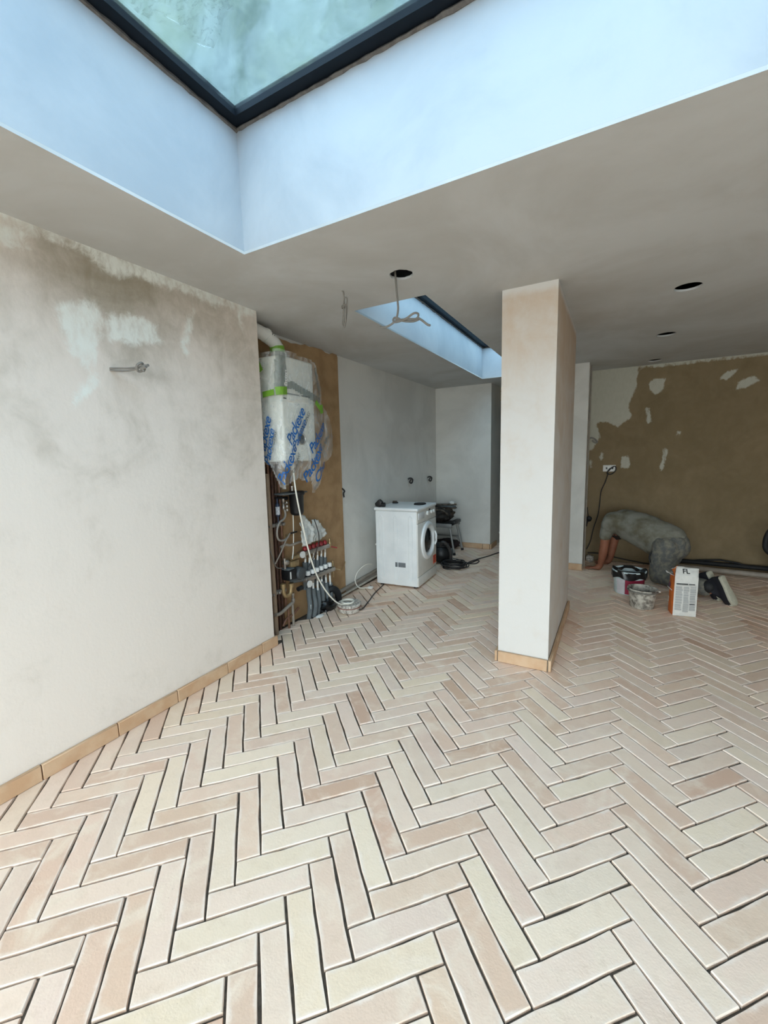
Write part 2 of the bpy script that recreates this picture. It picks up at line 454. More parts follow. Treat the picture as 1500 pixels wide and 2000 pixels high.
def glass_mat(name, haze, tint):
    m, nt, p = nodes(name); nt.nodes.remove(p)
    co = coords(nt)
    a = noisef(nt, co, 1.7, 6, .65, 1.2); b = noisef(nt, co, 14, 5, .7, .8)
    f = math_(nt, 'ADD', math_(nt, 'MULTIPLY', ramp(nt, a, .3, .75), haze), math_(nt, 'MULTIPLY', ramp(nt, b, .45, .8), haze*.5))
    tr = N(nt, 'ShaderNodeBsdfTransparent'); tr.inputs[0].default_value = tint
    tl = N(nt, 'ShaderNodeBsdfTranslucent')
    L(nt, mixc(nt, ramp(nt, noisef(nt, co, 3, 5), .35, .7), srgb(170, 190, 190), srgb(150, 165, 140)), tl.inputs[0])
    mx = N(nt, 'ShaderNodeMixShader'); L(nt, f, mx.inputs[0]); L(nt, tr.outputs[0], mx.inputs[1]); L(nt, tl.outputs[0], mx.inputs[2])
    gl = N(nt, 'ShaderNodeBsdfGlossy'); gl.inputs['Roughness'].default_value = .04
    fr = N(nt, 'ShaderNodeFresnel'); fr.inputs[0].default_value = 1.35
    ff = math_(nt, 'MULTIPLY', fr.outputs[0], math_(nt, 'SUBTRACT', 1.0, nt.nodes.new('ShaderNodeNewGeometry').outputs['Backfacing']))
    m2 = N(nt, 'ShaderNodeMixShader'); L(nt, ff, m2.inputs[0]); L(nt, mx.outputs[0], m2.inputs[1]); L(nt, gl.outputs[0], m2.inputs[2])
    L(nt, m2.outputs[0], nt.nodes['Material Output'].inputs[0])
    return m
M_glass = glass_mat('dusty_glass', .10, (.42, .52, .595, 1))
M_clear = glass_mat('clear_glass', .004, (.92, .95, .95, 1))
def skylight(name, b, z, fw, pane_m):
    root = MB().box(b[0], b[1], b[2], b[2]+fw, z, z+.042).box(b[0], b[1], b[3]-fw, b[3], z, z+.042).box(b[0], b[0]+fw, b[2]+fw, b[3]-fw, z, z+.042).box(b[1]-fw, b[1], b[2]+fw, b[3]-fw, z, z+.042)
    o = struct(root.build(name, M_anthra, smooth=False, origin=((b[0]+b[1])/2, (b[2]+b[3])/2, z)))
    MB().box(b[0]+fw*.5, b[1]-fw*.5, b[2]+fw*.5, b[3]-fw*.5, z+.026, z+.038).build('pane', pane_m, o, smooth=False)
    # ragged bead of sealant under the frame
    rr = random.Random(3); s = MB()
    def bead(p, q, inward):
        n = max(8, int((Vector(q)-Vector(p)).length/.035)); pts = []; rad = []
        for k in range(n+1):
            v = Vector(p).lerp(Vector(q), k/n); pts.append((v.x+inward[0]*.002, v.y+inward[1]*.002, z-.004-rr.random()*.004)); rad.append(.006+.006*rr.random())
        s.tube(pts, rad, 5)
    bead((b[0], b[2], z), (b[0], b[3], z), (1, 0)); bead((b[0], b[3], z), (b[1], b[3], z), (0, -1))
    s.build('sealant', M_seal, o)
    return o
win1 = skylight('window_1', BS, BZ, .058, M_glass)
win2 = skylight('window_2', SS, SZ, .045, glass_mat('tinted_glass', .01, (.47, .58, .65, 1)))
# crumpled remains of protective film lying on the glass, outside
def crumple(cx, cy, sx, sy, rot, seed, lab):
    n = 26; V = []; F = []; ca, sa = math.cos(rot), math.sin(rot)
    for j in range(n+1):
        for i in range(n+1):
            a, b = (i/n-.5)*sx, (j/n-.5)*sy
            a += .04*mnoise.noise(Vector((b*9, seed, 0))); b += .04*mnoise.noise(Vector((a*9, seed, 3)))
            h = .025+.03*mnoise.noise(Vector((a*16, b*7, seed)))+.02*mnoise.noise(Vector((a*34, b*20, seed+4)))
            V.append((cx+a*ca-b*sa, cy+a*sa+b*ca, BZ+.044+max(0, h)))
    for j in range(n):
        for i in range(n): F.append((j*(n+1)+i, j*(n+1)+i+1, (j+1)*(n+1)+i+1, (j+1)*(n+1)+i))
    return tag(MB().add(V, F).build('protective_film', SHEET, angle=50), lab, 'film')
SHEET, nt_, p_ = nodes('milky_film')
p_.inputs['Base Color'].default_value = srgb(200, 206, 204); p_.inputs['Roughness'].default_value = .3
t_ = N(nt_, 'ShaderNodeBsdfTransparent'); x_ = N(nt_, 'ShaderNodeMixShader')
L(nt_, ramp(nt_, noisef(nt_, coords(nt_, 'pos', (1, 1.6, 1)), 22, 5, .7, 1.5), .42, .66, .04, .45), x_.inputs[0]); L(nt_, t_.outputs[0], x_.inputs[1]); L(nt_, p_.outputs[0], x_.inputs[2]); L(nt_, x_.outputs[0], nt_.nodes['Material Output'].inputs[0])
crumple(-1.44, 1.03, .30, .55, -.45, 2, 'crumpled milky film on the glass at the left edge of the big skylight')
crumple(-.62, 1.44, .42, .20, .1, 9, 'crumpled milky film on the glass at the far right edge of the skylight')
# glazed doors behind the camera
d = struct(MB().box(-1.95, 2.55, -2.52, -2.44, 2.14, 2.20).box(-1.95, 2.55, -2.52, -2.44, 0, .05).build('door_1', M_anthra, smooth=False, origin=(.3, -2.48, 0)))
for k in range(5):
    x = -1.95+k*1.125
    MB().box(max(-1.95, x-.03), min(2.55, x+.03), -2.52, -2.44, .05, 2.14).build('door_frame', M_anthra, d, smooth=False)
    if k < 4: MB().box(x+.03, x+1.095, -2.485, -2.475, .05, 2.14).build('pane', M_clear, d, smooth=False)
# outside: paving, and an invented wall that darkens the big skylight's view
M_ext = plain_plaster('backdrop_grey_green', srgb(98, 104, 98), srgb(70, 80, 68), .9)
M_pave = plain_plaster('paving', srgb(140, 135, 128), srgb(120, 116, 108), 1.2)
struct(MB().box(-8, 8, -12, -2.55, -.10, -.02).build('ground_patio', M_pave, smooth=False, origin=(0, -7, -.1)))
hs = tag(MB().box(-22, 6.0, 8.4, 9.6, 0, 16.0).build('skylight_backdrop', M_ext, smooth=False), 'added grey-green backdrop wall darkening the view through the big skylight', 'backdrop')

# ------------------------------------------------------------------ herringbone floor
TL, TW, TP = .331356, .085148, .800532
TO = (-.653270, .883907)
U = (math.cos(TP), math.sin(TP)); Vv = (math.sin(TP), -math.cos(TP))
GAP = .0041
M_sand = mat('joint_sand', srgb(92, 80, 68), .95, 0, .25, 60)
floor = struct(MB().box(-2.60, 3.35, -2.55, 8.35, -.10, -.011).build('floor', M_sand, smooth=False, origin=(0, 0, -.011)))
def tile_mat(name, attr):
    m, nt, p = nodes(name)
    if attr: c = N(nt, 'ShaderNodeAttribute', attribute_name='tint').outputs['Color']
    else: c = N(nt, 'ShaderNodeObjectInfo').outputs['Color']
    co = coords(nt)
    pale = ramp(nt, noisef(nt, co, 7.0, 5, .62, .8), .45, .72, 0, .75)
    c1 = mixc(nt, pale, c, srgb(237, 216, 194))
    if not attr:      # pale arrises on the tiles near enough to show them
        sp = nt.nodes.new('ShaderNodeSeparateXYZ'); L(nt, nt.nodes.new('ShaderNodeTexCoord').outputs['Object'], sp.inputs[0])
        dd = math_(nt, 'MINIMUM', math_(nt, 'MINIMUM', sp.outputs[0], math_(nt, 'SUBTRACT', TL, sp.outputs[0])), math_(nt, 'MINIMUM', sp.outputs[1], math_(nt, 'SUBTRACT', TW, sp.outputs[1])))
        ew = math_(nt, 'ADD', dd, math_(nt, 'MULTIPLY', math_(nt, 'SUBTRACT', noisef(nt, co, 16, 4, .6), .5), .035))
        em = math_(nt, 'MULTIPLY', ramp(nt, ew, .002, .016, .75, 0), math_(nt, 'GREATER_THAN', dd, 0.0))
        c1 = mixc(nt, em, c1, srgb(241, 224, 210))
    c2 = mixc(nt, ramp(nt, noisef(nt, co, 19, 5, .6, .3), .5, .8, 0, .30), c1, srgb(202, 174, 148))
    c3 = mixc(nt, ramp(nt, noisef(nt, co, 130, 3, .6), .62, .80, 0, .45), c2, srgb(176, 152, 128))
    L(nt, c3, p.inputs['Base Color'])
    p.inputs['Roughness'].default_value = .72; p.inputs['Specular IOR Level'].default_value = .35
    bump(nt, p, math_(nt, 'ADD', noisef(nt, co, 22, 5, .6), math_(nt, 'MULTIPLY', noisef(nt, co, 160, 3), .3)), .22, .006)
    return m
M_tile = tile_mat('terracotta_tile', False); M_tile2 = tile_mat('terracotta_tile_far', True)
PAL = [(srgb(232, 207, 187), 6), (srgb(228, 199, 177), 6), (srgb(236, 214, 190), 4), (srgb(221, 189, 165), 3), (srgb(232, 209, 184), 2), (srgb(212, 176, 151), 1)]
PALW = [c for c, k in PAL for _ in range(k)]
rt = random.Random(11)
def tile_geo(poly, rr, dz=0.0, tilt=(0, 0)):
    """outline (ccw) -> closed tile mesh with an arris; 10 outline points for a whole tile"""
    n = len(poly); cx = sum(p[0] for p in poly)/n; cy = sum(p[1] for p in poly)/n
    V = []
    for x, y in poly: V.append((x, y, -.014))
    for x, y in poly: V.append((x+rr.uniform(-.0004, .0004), y+rr.uniform(-.0004, .0004), dz-.003+tilt[0]*(x-cx)+tilt[1]*(y-cy)))
    for x, y in poly:
        dx, dy = cx-x, cy-y; l = math.hypot(dx, dy) or 1
        V.append((x+dx/l*.003, y+dy/l*.003, dz+tilt[0]*(x-cx)+tilt[1]*(y-cy)))
    F = []
    for k in range(n):
        k2 = (k+1) % n
        F += [(k, k2, n+k2, n+k), (n+k, n+k2, 2*n+k2, 2*n+k)]
    F.append(tuple(range(2*n, 3*n)))
    return V, F
def outline(rr):
    l, w_ = TL-2*GAP, TW-2*GAP; j = lambda: rr.uniform(-.0019, .0019)
    P = [(0, 0), (l*.27, 0), (l*.5, 0), (l*.76, 0), (l, 0), (l, w_), (l*.72, w_), (l*.48, w_), (l*.25, w_), (0, w_)]
    return [(GAP+x+j(), GAP+y+j()) for x, y in P]
VAR = []
for k in range(24):
    rr = random.Random(100+k); poly = outline(rr)
    V, F = tile_geo(poly, rr, rr.uniform(-.0012, .0008), (rr.uniform(-.004, .004), rr.uniform(-.008, .008)))
    me = bpy.data.meshes.new('tile'); me.from_pydata(V, [], F); me.materials.append(M_tile); VAR.append((me, poly, V, F))
def w2p(x, y, z=0):
    d = (x, y, z-CAM_H)
    q = [sum(CAM_ROT[r][c]*d[r] for r in range(3)) for c in range(3)]
    return (750+FPX*q[0]/q[1], 1000-FPX*q[2]/q[1]) if q[1] > .05 else None
def area(P): return abs(sum(P[i][0]*P[(i+1) % len(P)][1]-P[(i+1) % len(P)][0]*P[i][1] for i in range(len(P))))/2
tiles = []
for s in range(-14, 15):
    for k in range(-70, 71):
        for kind in (0, 1):
            if kind == 0: u0, v0, du, dv = s*TL-k*TW, s*TL+k*TW, TL, TW          # laid along u
            else: u0, v0, du, dv = s*TL-k*TW+TL, s*TL+k*TW, TW, TL                # laid along v
            cs = [(u0, v0), (u0+du, v0), (u0+du, v0+dv), (u0, v0+dv)]
            W_ = [(TO[0]+a*U[0]+b*Vv[0], TO[1]+a*U[1]+b*Vv[1]) for a, b in cs]
            xs = [q[0] for q in W_]; ys = [q[1] for q in W_]
            if max(xs) < -2.39 or min(xs) > 3.2 or max(ys) < -2.38 or min(ys) > 6.66: continue
            if min(xs) < -2.2 and max(ys) < 2.2 and max(xs) < -2.21: continue
            if min(ys) > 6.0 and max(xs) > -.4: continue
            if min(ys) > 6.1 and max(xs) < -1.585: continue
            cyy = sum(ys)/4; cxx = sum(xs)/4
            need = []
            if cyy < 2.22 and min(xs) < -2.215: need.append((1, 0, -2.212))
            if cyy >= 2.22 and min(xs) < -2.385: need.append((1, 0, -2.385))
            if max(ys) > 6.09 and cxx < -1.6: need.append((0, -1, -6.09))
            if max(ys) > 5.99 and cxx > -.4: need.append((0, -1, -5.99))
            if max(ys) > 6.62: need.append((0, -1, -6.62))
            if cxx < -2.21 and 2.74 < cyy < 3.17: need.append((1, 0, -2.30))
            tiles.append((kind, u0, v0, W_, need))
def screen_area(W_):
    P = [w2p(*q) for q in W_]
    if any(p is None for p in P): return 0
    for nx, ny, c in ((1, 0, 0), (-1, 0, -1500), (0, 1, 0), (0, -1, -2000)): 
        P = clip_poly(P, nx, ny, c)
        if len(P) < 3: return 0
    cx = sum(q[0] for q in W_)/4; cy = sum(q[1] for q in W_)/4
    if cy > CY0 and CX0/CY0 < cx/cy < CX1/CY1+.01: return 0
    return area(P)
tiles.sort(key=lambda t: -screen_area(t[3]))
FV = []; FF = []; FC = []
nind = 0
for t in tiles:
    kind, u0, v0, W_, need = t
    k = rt.randrange(24); col = random.Random(hash((round(u0, 3), round(v0, 3))) & 0xffff).choice(PALW)
    g = rt.uniform(.95, 1.04); col = (col[0]*g, col[1]*g*rt.uniform(.985, 1.005), col[2]*g*rt.uniform(.97, 1.02), 1)
    me, poly, V, F = VAR[k]
    if kind == 0: ox, oy, ax, bx = u0, v0, (U[0], U[1]), (Vv[0], Vv[1])
    else: ox, oy, ax, bx = u0, v0, (Vv[0], Vv[1]), (U[0], U[1])
    O = (TO[0]+ox*U[0]+oy*Vv[0], TO[1]+ox*U[1]+oy*Vv[1])
    mir = (ax[0]*bx[1]-ax[1]*bx[0]) < 0
    if mir:  # keep right-handed: start from the far long edge
        O = (O[0]+bx[0]*TW, O[1]+bx[1]*TW); bx = (-bx[0], -bx[1])
    tr = lambda a, b: (O[0]+a*ax[0]+b*bx[0], O[1]+a*ax[1]+b*bx[1])
    big = nind < 300 and screen_area(W_) > 0
    if need:
        P = [tr(*q) for q in poly]
        for nx, ny, c in need: P = clip_poly(P, nx, ny, c) if len(P) > 2 else []
        if len(P) < 3 or area(P) < .0002: continue
        V2, F2 = tile_geo(P, rt)
        if big:
            m2 = bpy.data.meshes.new('tile'); m2.from_pydata([(x, y, z+.011) for x, y, z in V2], [], F2); m2.materials.append(M_tile)
            o = bpy.data.objects.new('tile', m2); COL.objects.link(o); o.parent = floor; o.color = col; nind += 1
            continue
    else:
        if big:
            o = bpy.data.objects.new('tile', me); COL.objects.link(o); o.parent = floor
            o.location = (O[0], O[1], .011); o.rotation_euler = (0, 0, math.atan2(ax[1], ax[0])); o.color = col; nind += 1
            continue
        V2 = [(*tr(x, y), z) for x, y, z in V]; F2 = F
    b0 = len(FV); FV += V2; FF += [tuple(i+b0 for i in f) for f in F2]; FC += [col]*len(V2)
me = bpy.data.meshes.new('far_tiles'); me.from_pydata([(x, y, z+.011) for x, y, z in FV], [], FF)
at = me.attributes.new('tint', 'FLOAT_COLOR', 'POINT'); at.data.foreach_set('color', [c for q in FC for c in q])
me.materials.append(M_tile2)
o = bpy.data.objects.new('far_tiles', me); COL.objects.link(o); o.parent = floor; o['kind'] = 'stuff'

# ------------------------------------------------------------------ skirting of upright tiles
M_skirt = mat('skirting_tile', srgb(188, 152, 118), .7, 0, .06, 9, srgb(198, 168, 137), .1, 60)
M_mortar = mat('skirting_mortar', srgb(110, 98, 84), .95)
def skirting(name, runs, z=.076, t=.018):
    b = MB()
    for (p, q, nrm, joints) in runs: b.hexa([(p[0], p[1], 0), (q[0], q[1], 0), (q[0]+nrm[0]*.004, q[1]+nrm[1]*.004, 0), (p[0]+nrm[0]*.004, p[1]+nrm[1]*.004, 0), (p[0], p[1], z-.006), (q[0], q[1], z-.006), (q[0]+nrm[0]*.004, q[1]+nrm[1]*.004, z-.006), (p[0]+nrm[0]*.004, p[1]+nrm[1]*.004, z-.006)])
    root = struct(b.build(name, M_mortar, smooth=False, origin=(runs[0][0][0], runs[0][0][1], 0)))
    rr = random.Random(5)
    for (p, q, nrm, joints) in runs:
        P = Vector((p[0], p[1])); Q = Vector((q[0], q[1])); d_ = (Q-P); l = d_.length; d_ /= l
        js = [0]+joints+[l]
        for a, c in zip(js[:-1], js[1:]):
            A = P+d_*(a+.002); C = P+d_*(c-.002); n0 = Vector(nrm)*.003; n1 = Vector(nrm)*(.003+t+rr.uniform(-.001, .001)); zz = z+rr.uniform(-.0015, .0015)
            m = MB().hexa([(*(A+n0), .001), (*(C+n0), .001), (*(C+n1), .001), (*(A+n1), .001), (*(A+n0), zz), (*(C+n0), zz), (*(C+n1), zz), (*(A+n1), zz)])
            m.build('tile', M_skirt, root, bev=.003, seg=1)
    return root
skirting('baseboard_left', [((LW0, -.98), (LW0, 2.262), (1, 0), [.345+.34*k for k in range(4)]+[1.725, 2.058, 2.398, 2.765, 3.08])])
skirting('baseboard_pier', [((CX0, CY0), (CX1, CY0), (0, -1), []), ((CX1, CY0-.022), (CX1, CY1), (1, 0), [.335, .67, 1.0]), ((CX0, CY0-.014), (CX0, CY1), (-1, 0), [.33, .665, 1.0])])
skirting('baseboard_end', [((-2.02, 6.10), (-1.585, 6.10), (0, -1), [.325]), ((-1.585, 6.08), (-1.585, 6.42), (1, 0), [])])
skirting('baseboard_divider', [((-.652, 5.40), (-.298, 5.40), (0, -1), [.09])])
# step and dark hall behind the pier
M_step = mat('step_timber', srgb(96, 84, 70), .8); M_nose = mat('step_white', srgb(196, 192, 184), .6)
st = struct(MB().box(-1.585, -.66, 6.64, 8.2, -.0105, .15).build('floor_hall_step', M_step, smooth=False)); MB().box(-1.585, -.66, 6.61, 6.70, .151, .178).build('nosing', M_nose, st, bev=.004)
tr_ = struct(MB().box(-1.585, -1.535, 6.66, 6.74, .178, 2.20).box(-.71, -.66, 6.66, 6.74, .178, 2.20).box(-1.535, -.71, 6.66, 6.74, 2.15, 2.20).build('trim_1', mat('black_frame', srgb(24, 24, 26), .5), smooth=False, bev=.003))

# ================================================================== objects
M_cop = mat('copper_tarnished', srgb(86, 58, 46), .55, .4, .2, 20)
M_cop2 = mat('copper_bright', srgb(136, 98, 78), .5, .4, .2, 20)
M_greyp = mat('grey_plastic_pipe', srgb(150, 140, 128), .55, 0, .1)
M_lag = mat('grey_pipe_lagging', srgb(96, 102, 104), .85, 0, .1, 30)
M_brass = mat('dusty_brass', srgb(176, 150, 110), .45, .6, .15, 30)
M_chrome = mat('dull_nickel', srgb(176, 170, 162), .35, .8, .1, 30)
M_blk = mat('black_plastic', srgb(26, 26, 28), .45, 0, .2)
M_blk2 = mat('black_rubber', srgb(22, 22, 24), .7, 0, .2)
M_whitep = mat('white_plastic', srgb(226, 226, 222), .4, 0, .04)
M_cable = mat('grey_cable', srgb(128, 124, 118), .6, 0, .08)
M_wcable = mat('white_cable', srgb(232, 228, 216), .5, 0, .04)
M_dcable = mat('dark_cable', srgb(44, 42, 42), .6, 0, .1)
M_mdf = mat('fibreboard', srgb(168, 136, 98), .85, 0, .07, 7, srgb(150, 118, 82), .1, 50)
M_red = mat('red_cap', srgb(150, 38, 42), .5)
M_green = mat('green_tape', srgb(118, 168, 52), .55, 0, .1)

# fibreboard backing: ragged along the top
P = [(2.235, .0), (3.505, .0), (3.512, 2.375)]
rr = random.Random(2); y = 3.50
while y > 2.26: P.append((y, 2.375+rr.uniform(-.012, .012)+(.018 if y > 3.0 else .0))); y -= .06
P.append((2.235, 2.38))
tag(MB().prism(P, -2.430, -2.418, lambda a, b, h: (h, a, b)).build('backing_board', M_mdf, smooth=False), 'brown fibreboard panel fixed to the niche wall behind the boiler and pipes', 'panel')

# ---------------- boiler
BX = -2.105
bo = thing('boiler', (-2.26, 2.525, 1.39), 'white wall-hung boiler wrapped in plastic in the niche', 'boiler')
M_boil = mat('boiler_white', srgb(228, 226, 218), .35, 0, .03)
MB().box(-2.415, BX, 2.34, 2.715, 1.39, 2.145).build('casing', M_boil, bo, bev=.018, seg=3)
MB().lathe([(.040, 0), (.046, .003), (.046, .008), (.040, .010), (.036, .004)], (BX-.001, 2.535, 1.56), 'x', 28).build('gauge_rim', M_chrome, bo)
MB().lathe([(.0365, 0), (.0365, .005)], (BX, 2.535, 1.56), 'x', 24).build('gauge_face', mat('gauge_dark', srgb(52, 50, 50), .3), bo)
MB().box(BX-.002, BX+.0015, 2.40, 2.66, 1.875, 1.885).build('seam', mat('seam_grey', srgb(120, 122, 120), .6), bo, smooth=False)
MB().box(BX-.002, BX+.001, 2.358, 2.39, 1.84, 1.848).build('badge', M_blk, bo, smooth=False)
MB().lathe([(.07, 0), (.075, .012), (.062, .02), (.058, .06)], (-2.27, 2.52, 2.145), 'z', 24).build('flue_collar', M_boil, bo)
# flue: rises, bends towards the left wall end
fl = thing('flue_pipe', (-2.28, 2.50, 2.18), 'white flue elbow rising from the boiler into the wall end', 'flue')
arc = [(-2.275, 2.53, 2.19), (-2.28, 2.52, 2.235)]
for k in range(1, 7):
    a = k/6*PI/2*.80; arc.append((-2.285, 2.52-.10*(1-math.cos(a)), 2.235+.10*math.sin(a)*.62))
arc += [(-2.292, 2.40, 2.318), (-2.30, 2.22, 2.345)]
MB().tube(arc, .048, 20).build('elbow', M_whitep, fl)
for c0, c1 in (((-2.289, 2.425, 2.311), (-2.290, 2.405, 2.3165)), ((-2.283, 2.525, 2.235), (-2.285, 2.515, 2.25))):
    MB().tube([c0, c1], .0525, 20).build('collar', M_whitep, fl)
for k in range(3): MB().lathe([(.0035, 0), (.0035, .003)], (-2.243, 2.455-.02*k, 2.315+.004*k), 'x', 8).build('screw', M_blk, fl)
tg = MB().tube([(-2.28, 2.524, 2.20), (-2.283, 2.517, 2.252)], .0545, 20); tg.build('tape', M_green, fl)

# ---------------- plastic sheeting with blue print
def film_mat(name, lo, hi, col=(.9, .93, .93, 1)):
    m, nt, p = nodes(name)
    p.inputs['Base Color'].default_value = col; p.inputs['Roughness'].default_value = .12; p.inputs['Specular IOR Level'].default_value = .9
    co = coords(nt, 'pos', (1, 1, .5))
    f = ramp(nt, noisef(nt, co, 11, 5, .65, 1.5), .35, .75, lo, hi)
    tr = N(nt, 'ShaderNodeBsdfTransparent'); tr.inputs[0].default_value = (.94, .96, .96, 1)
    mx = N(nt, 'ShaderNodeMixShader'); L(nt, f, mx.inputs[0]); L(nt, tr.outputs[0], mx.inputs[1]); L(nt, p.outputs[0], mx.inputs[2])
    L(nt, mx.outputs[0], nt.nodes['Material Output'].inputs[0])
    bump(nt, p, noisef(nt, co, 16, 4, .6, 2), .6, .02)
    return m
M_film = film_mat('clear_film', .07, .50)
M_blue = mat('blue_print', srgb(28, 98, 168), .5, 0, .1)
M_gprint = mat('grey_print', srgb(120, 124, 124), .5)
def film_pos(s, z, off=0.0):
    """s = distance along the sheet: negative wraps round the near side of the boiler, positive runs along the front"""
    wr = .010*mnoise.noise(Vector((s*9, z*5, 1.3)))+.005*mnoise.noise(Vector((s*24, z*11, 4.2)))
    if z < 1.39: wr += .02*mnoise.noise(Vector((s*7, z*6, 8)))-.05*min(1, (1.39-z)/.25)
    if s >= 0:
        x = -2.085+wr; yy = 2.325+s
        if yy > 2.73: x -= .07*min(1, (yy-2.73)/.30)**1.1
        return Vector((x+off, yy, z))
    return Vector((-2.085+s*.95+wr*.3, 2.322-off-wr*.6-.02*min(1, -s/.03), z))
def film(name, poly, res, parent, material, off=0.0):
    xs = [q[0] for q in poly]; zs = [q[1] for q in poly]
    ni = int((max(xs)-min(xs))/res)+1; nj = int((max(zs)-min(zs))/res)+1
    idx = {}; V = []; F = []
    def vid(i, j):
        if (i, j) not in idx: idx[(i, j)] = len(V); V.append(film_pos(min(xs)+i*res, min(zs)+j*res, off))
        return idx[(i, j)]
    for i in range(ni):
        for j in range(nj):
            if inside(poly, min(xs)+(i+.5)*res, min(zs)+(j+.5)*res): F.append((vid(i, j), vid(i+1, j), vid(i+1, j+1), vid(i, j+1)))
    return MB().add(V, F).build(name, material, parent, angle=80)
def print_text(body, s0, z0, ang, size, parent, material, shear=.35, off=.004):
    V, F = text_mesh(body, size, shear, .88); ca, sa = math.cos(ang), math.sin(ang)
    W_ = [film_pos(s0+v.x*ca-v.y*sa, z0+v.x*sa+v.y*ca, off) for v in V]
    return MB().add(W_, F).build('print', material, parent, smooth=False)
ps = thing('plastic_sheet', (-2.085, 2.325, 1.14), 'crumpled clear plastic sheet with slanting blue lettering over the lower boiler', 'plastic sheet')
low = [(-.30, 1.86), (-.02, 1.83), (.10, 1.815), (.27, 1.83), (.44, 1.86), (.56, 1.80), (.66, 1.68), (.695, 1.58), (.645, 1.45), (.50, 1.36), (.43, 1.17), (.37, 1.12), (.335, 1.225), (.20, 1.245), (.165, 1.27), (.10, 1.24), (.0, 1.20), (-.03, 1.19), (-.06, 1.215), (-.10, 1.30), (-.14, 1.37), (-.30, 1.40)]
film('sheet', low, .012, ps, M_film)
for args in (('Packexe', .065, 1.50, .98, .105), ('Packexe', .115, 1.47, .98, .085), ('Packexe', -.02, 1.215, 1.08, .105), ('Packexe', .265, 1.215, .98, .115), ('Packexe', .305, 1.44, .80, .105), ('Che', .40, 1.195, .95, .12), ('Packexe', -.19, 1.42, 1.25, .10), ('Packexe', -.14, 1.36, 1.3, .09)):
    print_text(args[0], *args[1:], ps, M_blue)
for args in (('GLAZING', .20, 1.60, .98, .045), ('GLAZING', .47, 1.47, .80, .045), ('LAST & CLEAN', .40, 1.50, .80, .03), ('EASY', .385, 1.15, .98, .04), ('GLAZING', .095, 1.30, 1.08, .04), ('GLAZING', -.10, 1.45, 1.25, .04)):
    print_text(args[0], *args[1:], ps, M_gprint)
pb = thing('plastic_bag', (-2.085, 2.325, 1.80), 'clear grey-banded plastic bag taped over the top of the boiler', 'plastic bag')
M_film2 = film_mat('bag_film', .06, .40)
M_band = film_mat('bag_grey_band', .45, .7, srgb(112, 120, 116))
film('bag', [(-.30, 1.80), (.0, 1.82), (.2, 1.845), (.45, 1.80), (.47, 1.95), (.41, 2.13), (.30, 2.165), (.05, 2.17), (-.30, 2.16)], .015, pb, M_film2, .004)
film('grey_band', [(-.045, 1.90), (.03, 1.90), (.055, 2.0), (.05, 2.155), (-.02, 2.155), (-.035, 2.0)], .008, pb, M_band, .007)
film('grey_band', [(.05, 1.905), (.10, 1.915), (.40, 1.83), (.44, 1.86), (.43, 1.88), (.12, 1.965), (.06, 1.96)], .008, pb, M_band, .007)
film('grey_band', [(.37, 2.10), (.395, 2.11), (.44, 1.90), (.42, 1.86)], .007, pb, M_band, .007)
print_text('Protect', .045, 1.925, 1.57, .042, pb, M_whitep, 0, .016)
# gathered plastic at the flue foot
MB().lathe([(.085, 0), (.072, .02), (.060, .05), (.056, .075)], (-2.275, 2.525, 2.145), 'z', 22, caps=False).build('neck', M_film2, pb)
def tape(s0, z0, s1, z1, wd, nm='tape'):
    d_ = Vector((s1-s0, z1-z0)); n_ = Vector((-d_.y, d_.x)).normalized()*wd/2; k = 5
    V = []; F = []
    for i in range(k+1):
        c = Vector((s0, z0))+d_*i/k
        for sg in (-1, 1):
            q = c+n_*sg; V.append(film_pos(q.x, q.y, .012)); V.append(film_pos(q.x, q.y, .010))
    for i in range(k):
        a = i*4; b = a+4; F += [(a, a+2, b+2, b), (a+1, b+1, b+3, a+3), (a, b, b+1, a+1), (a+2, a+3, b+3, b+2)]
    return MB().add(V, F)
for i, (a, lab) in enumerate(((( -.03, 1.885, .05, 1.895, .055), 'strip of green tape on the near front corner of the boiler'), ((-.16, 1.87, -.045, 1.88, .04), 'torn green tape on the side of the boiler by the wall edge'), ((.36, 1.845, .43, 1.80, .035), 'green tape along the right edge of the boiler film'), ((.44, 1.83, .455, 1.765, .05), 'green tape square where the plastic sheet hangs free'), ((-.22, 2.13, -.17, 2.03, .06), 'dark green tape folded over the near top corner of the boiler'))):
    tag(tape(*a).build('green_tape', M_green, smooth=False), lab, 'tape')

# ---------------- pipework in the niche
ORD = ['first', 'second', 'third', 'fourth', 'fifth', 'sixth']
def pipe(name, pts, r, m, label, group=None, smooth=3, n=10): 
    return tag(MB().tube(spl(pts, smooth) if len(pts) > 2 else pts, r, n).build(name, m), label, 'pipe', group)
for i, (yy, r, m, zb) in enumerate(((2.415, .014, M_cop, .0), (2.455, .012, M_cop2, .0), (2.492, .013, M_cop, .0), (2.53, .011, M_cop, .02), (2.57, .011, M_cop2, .15))):
    pipe('copper_pipe', [(-2.392, yy, zb), (-2.392, yy, 1.37)], r, m, ORD[i]+' of five upright copper pipes below the boiler, counted from the left', 'copper pipes under the boiler')
pipe('grey_waste_pipe', [(-2.352, 2.402, 0), (-2.352, 2.40, 1.30)], .018, mat('beige_pipe', srgb(150, 128, 106), .6), 'thick beige pipe standing at the left edge of the niche')
pipe('filter_tail_pipe', [(-2.385, 2.70, 1.14), (-2.385, 2.70, 1.38)], .010, M_cop, 'short copper pipe running up from the black filter')
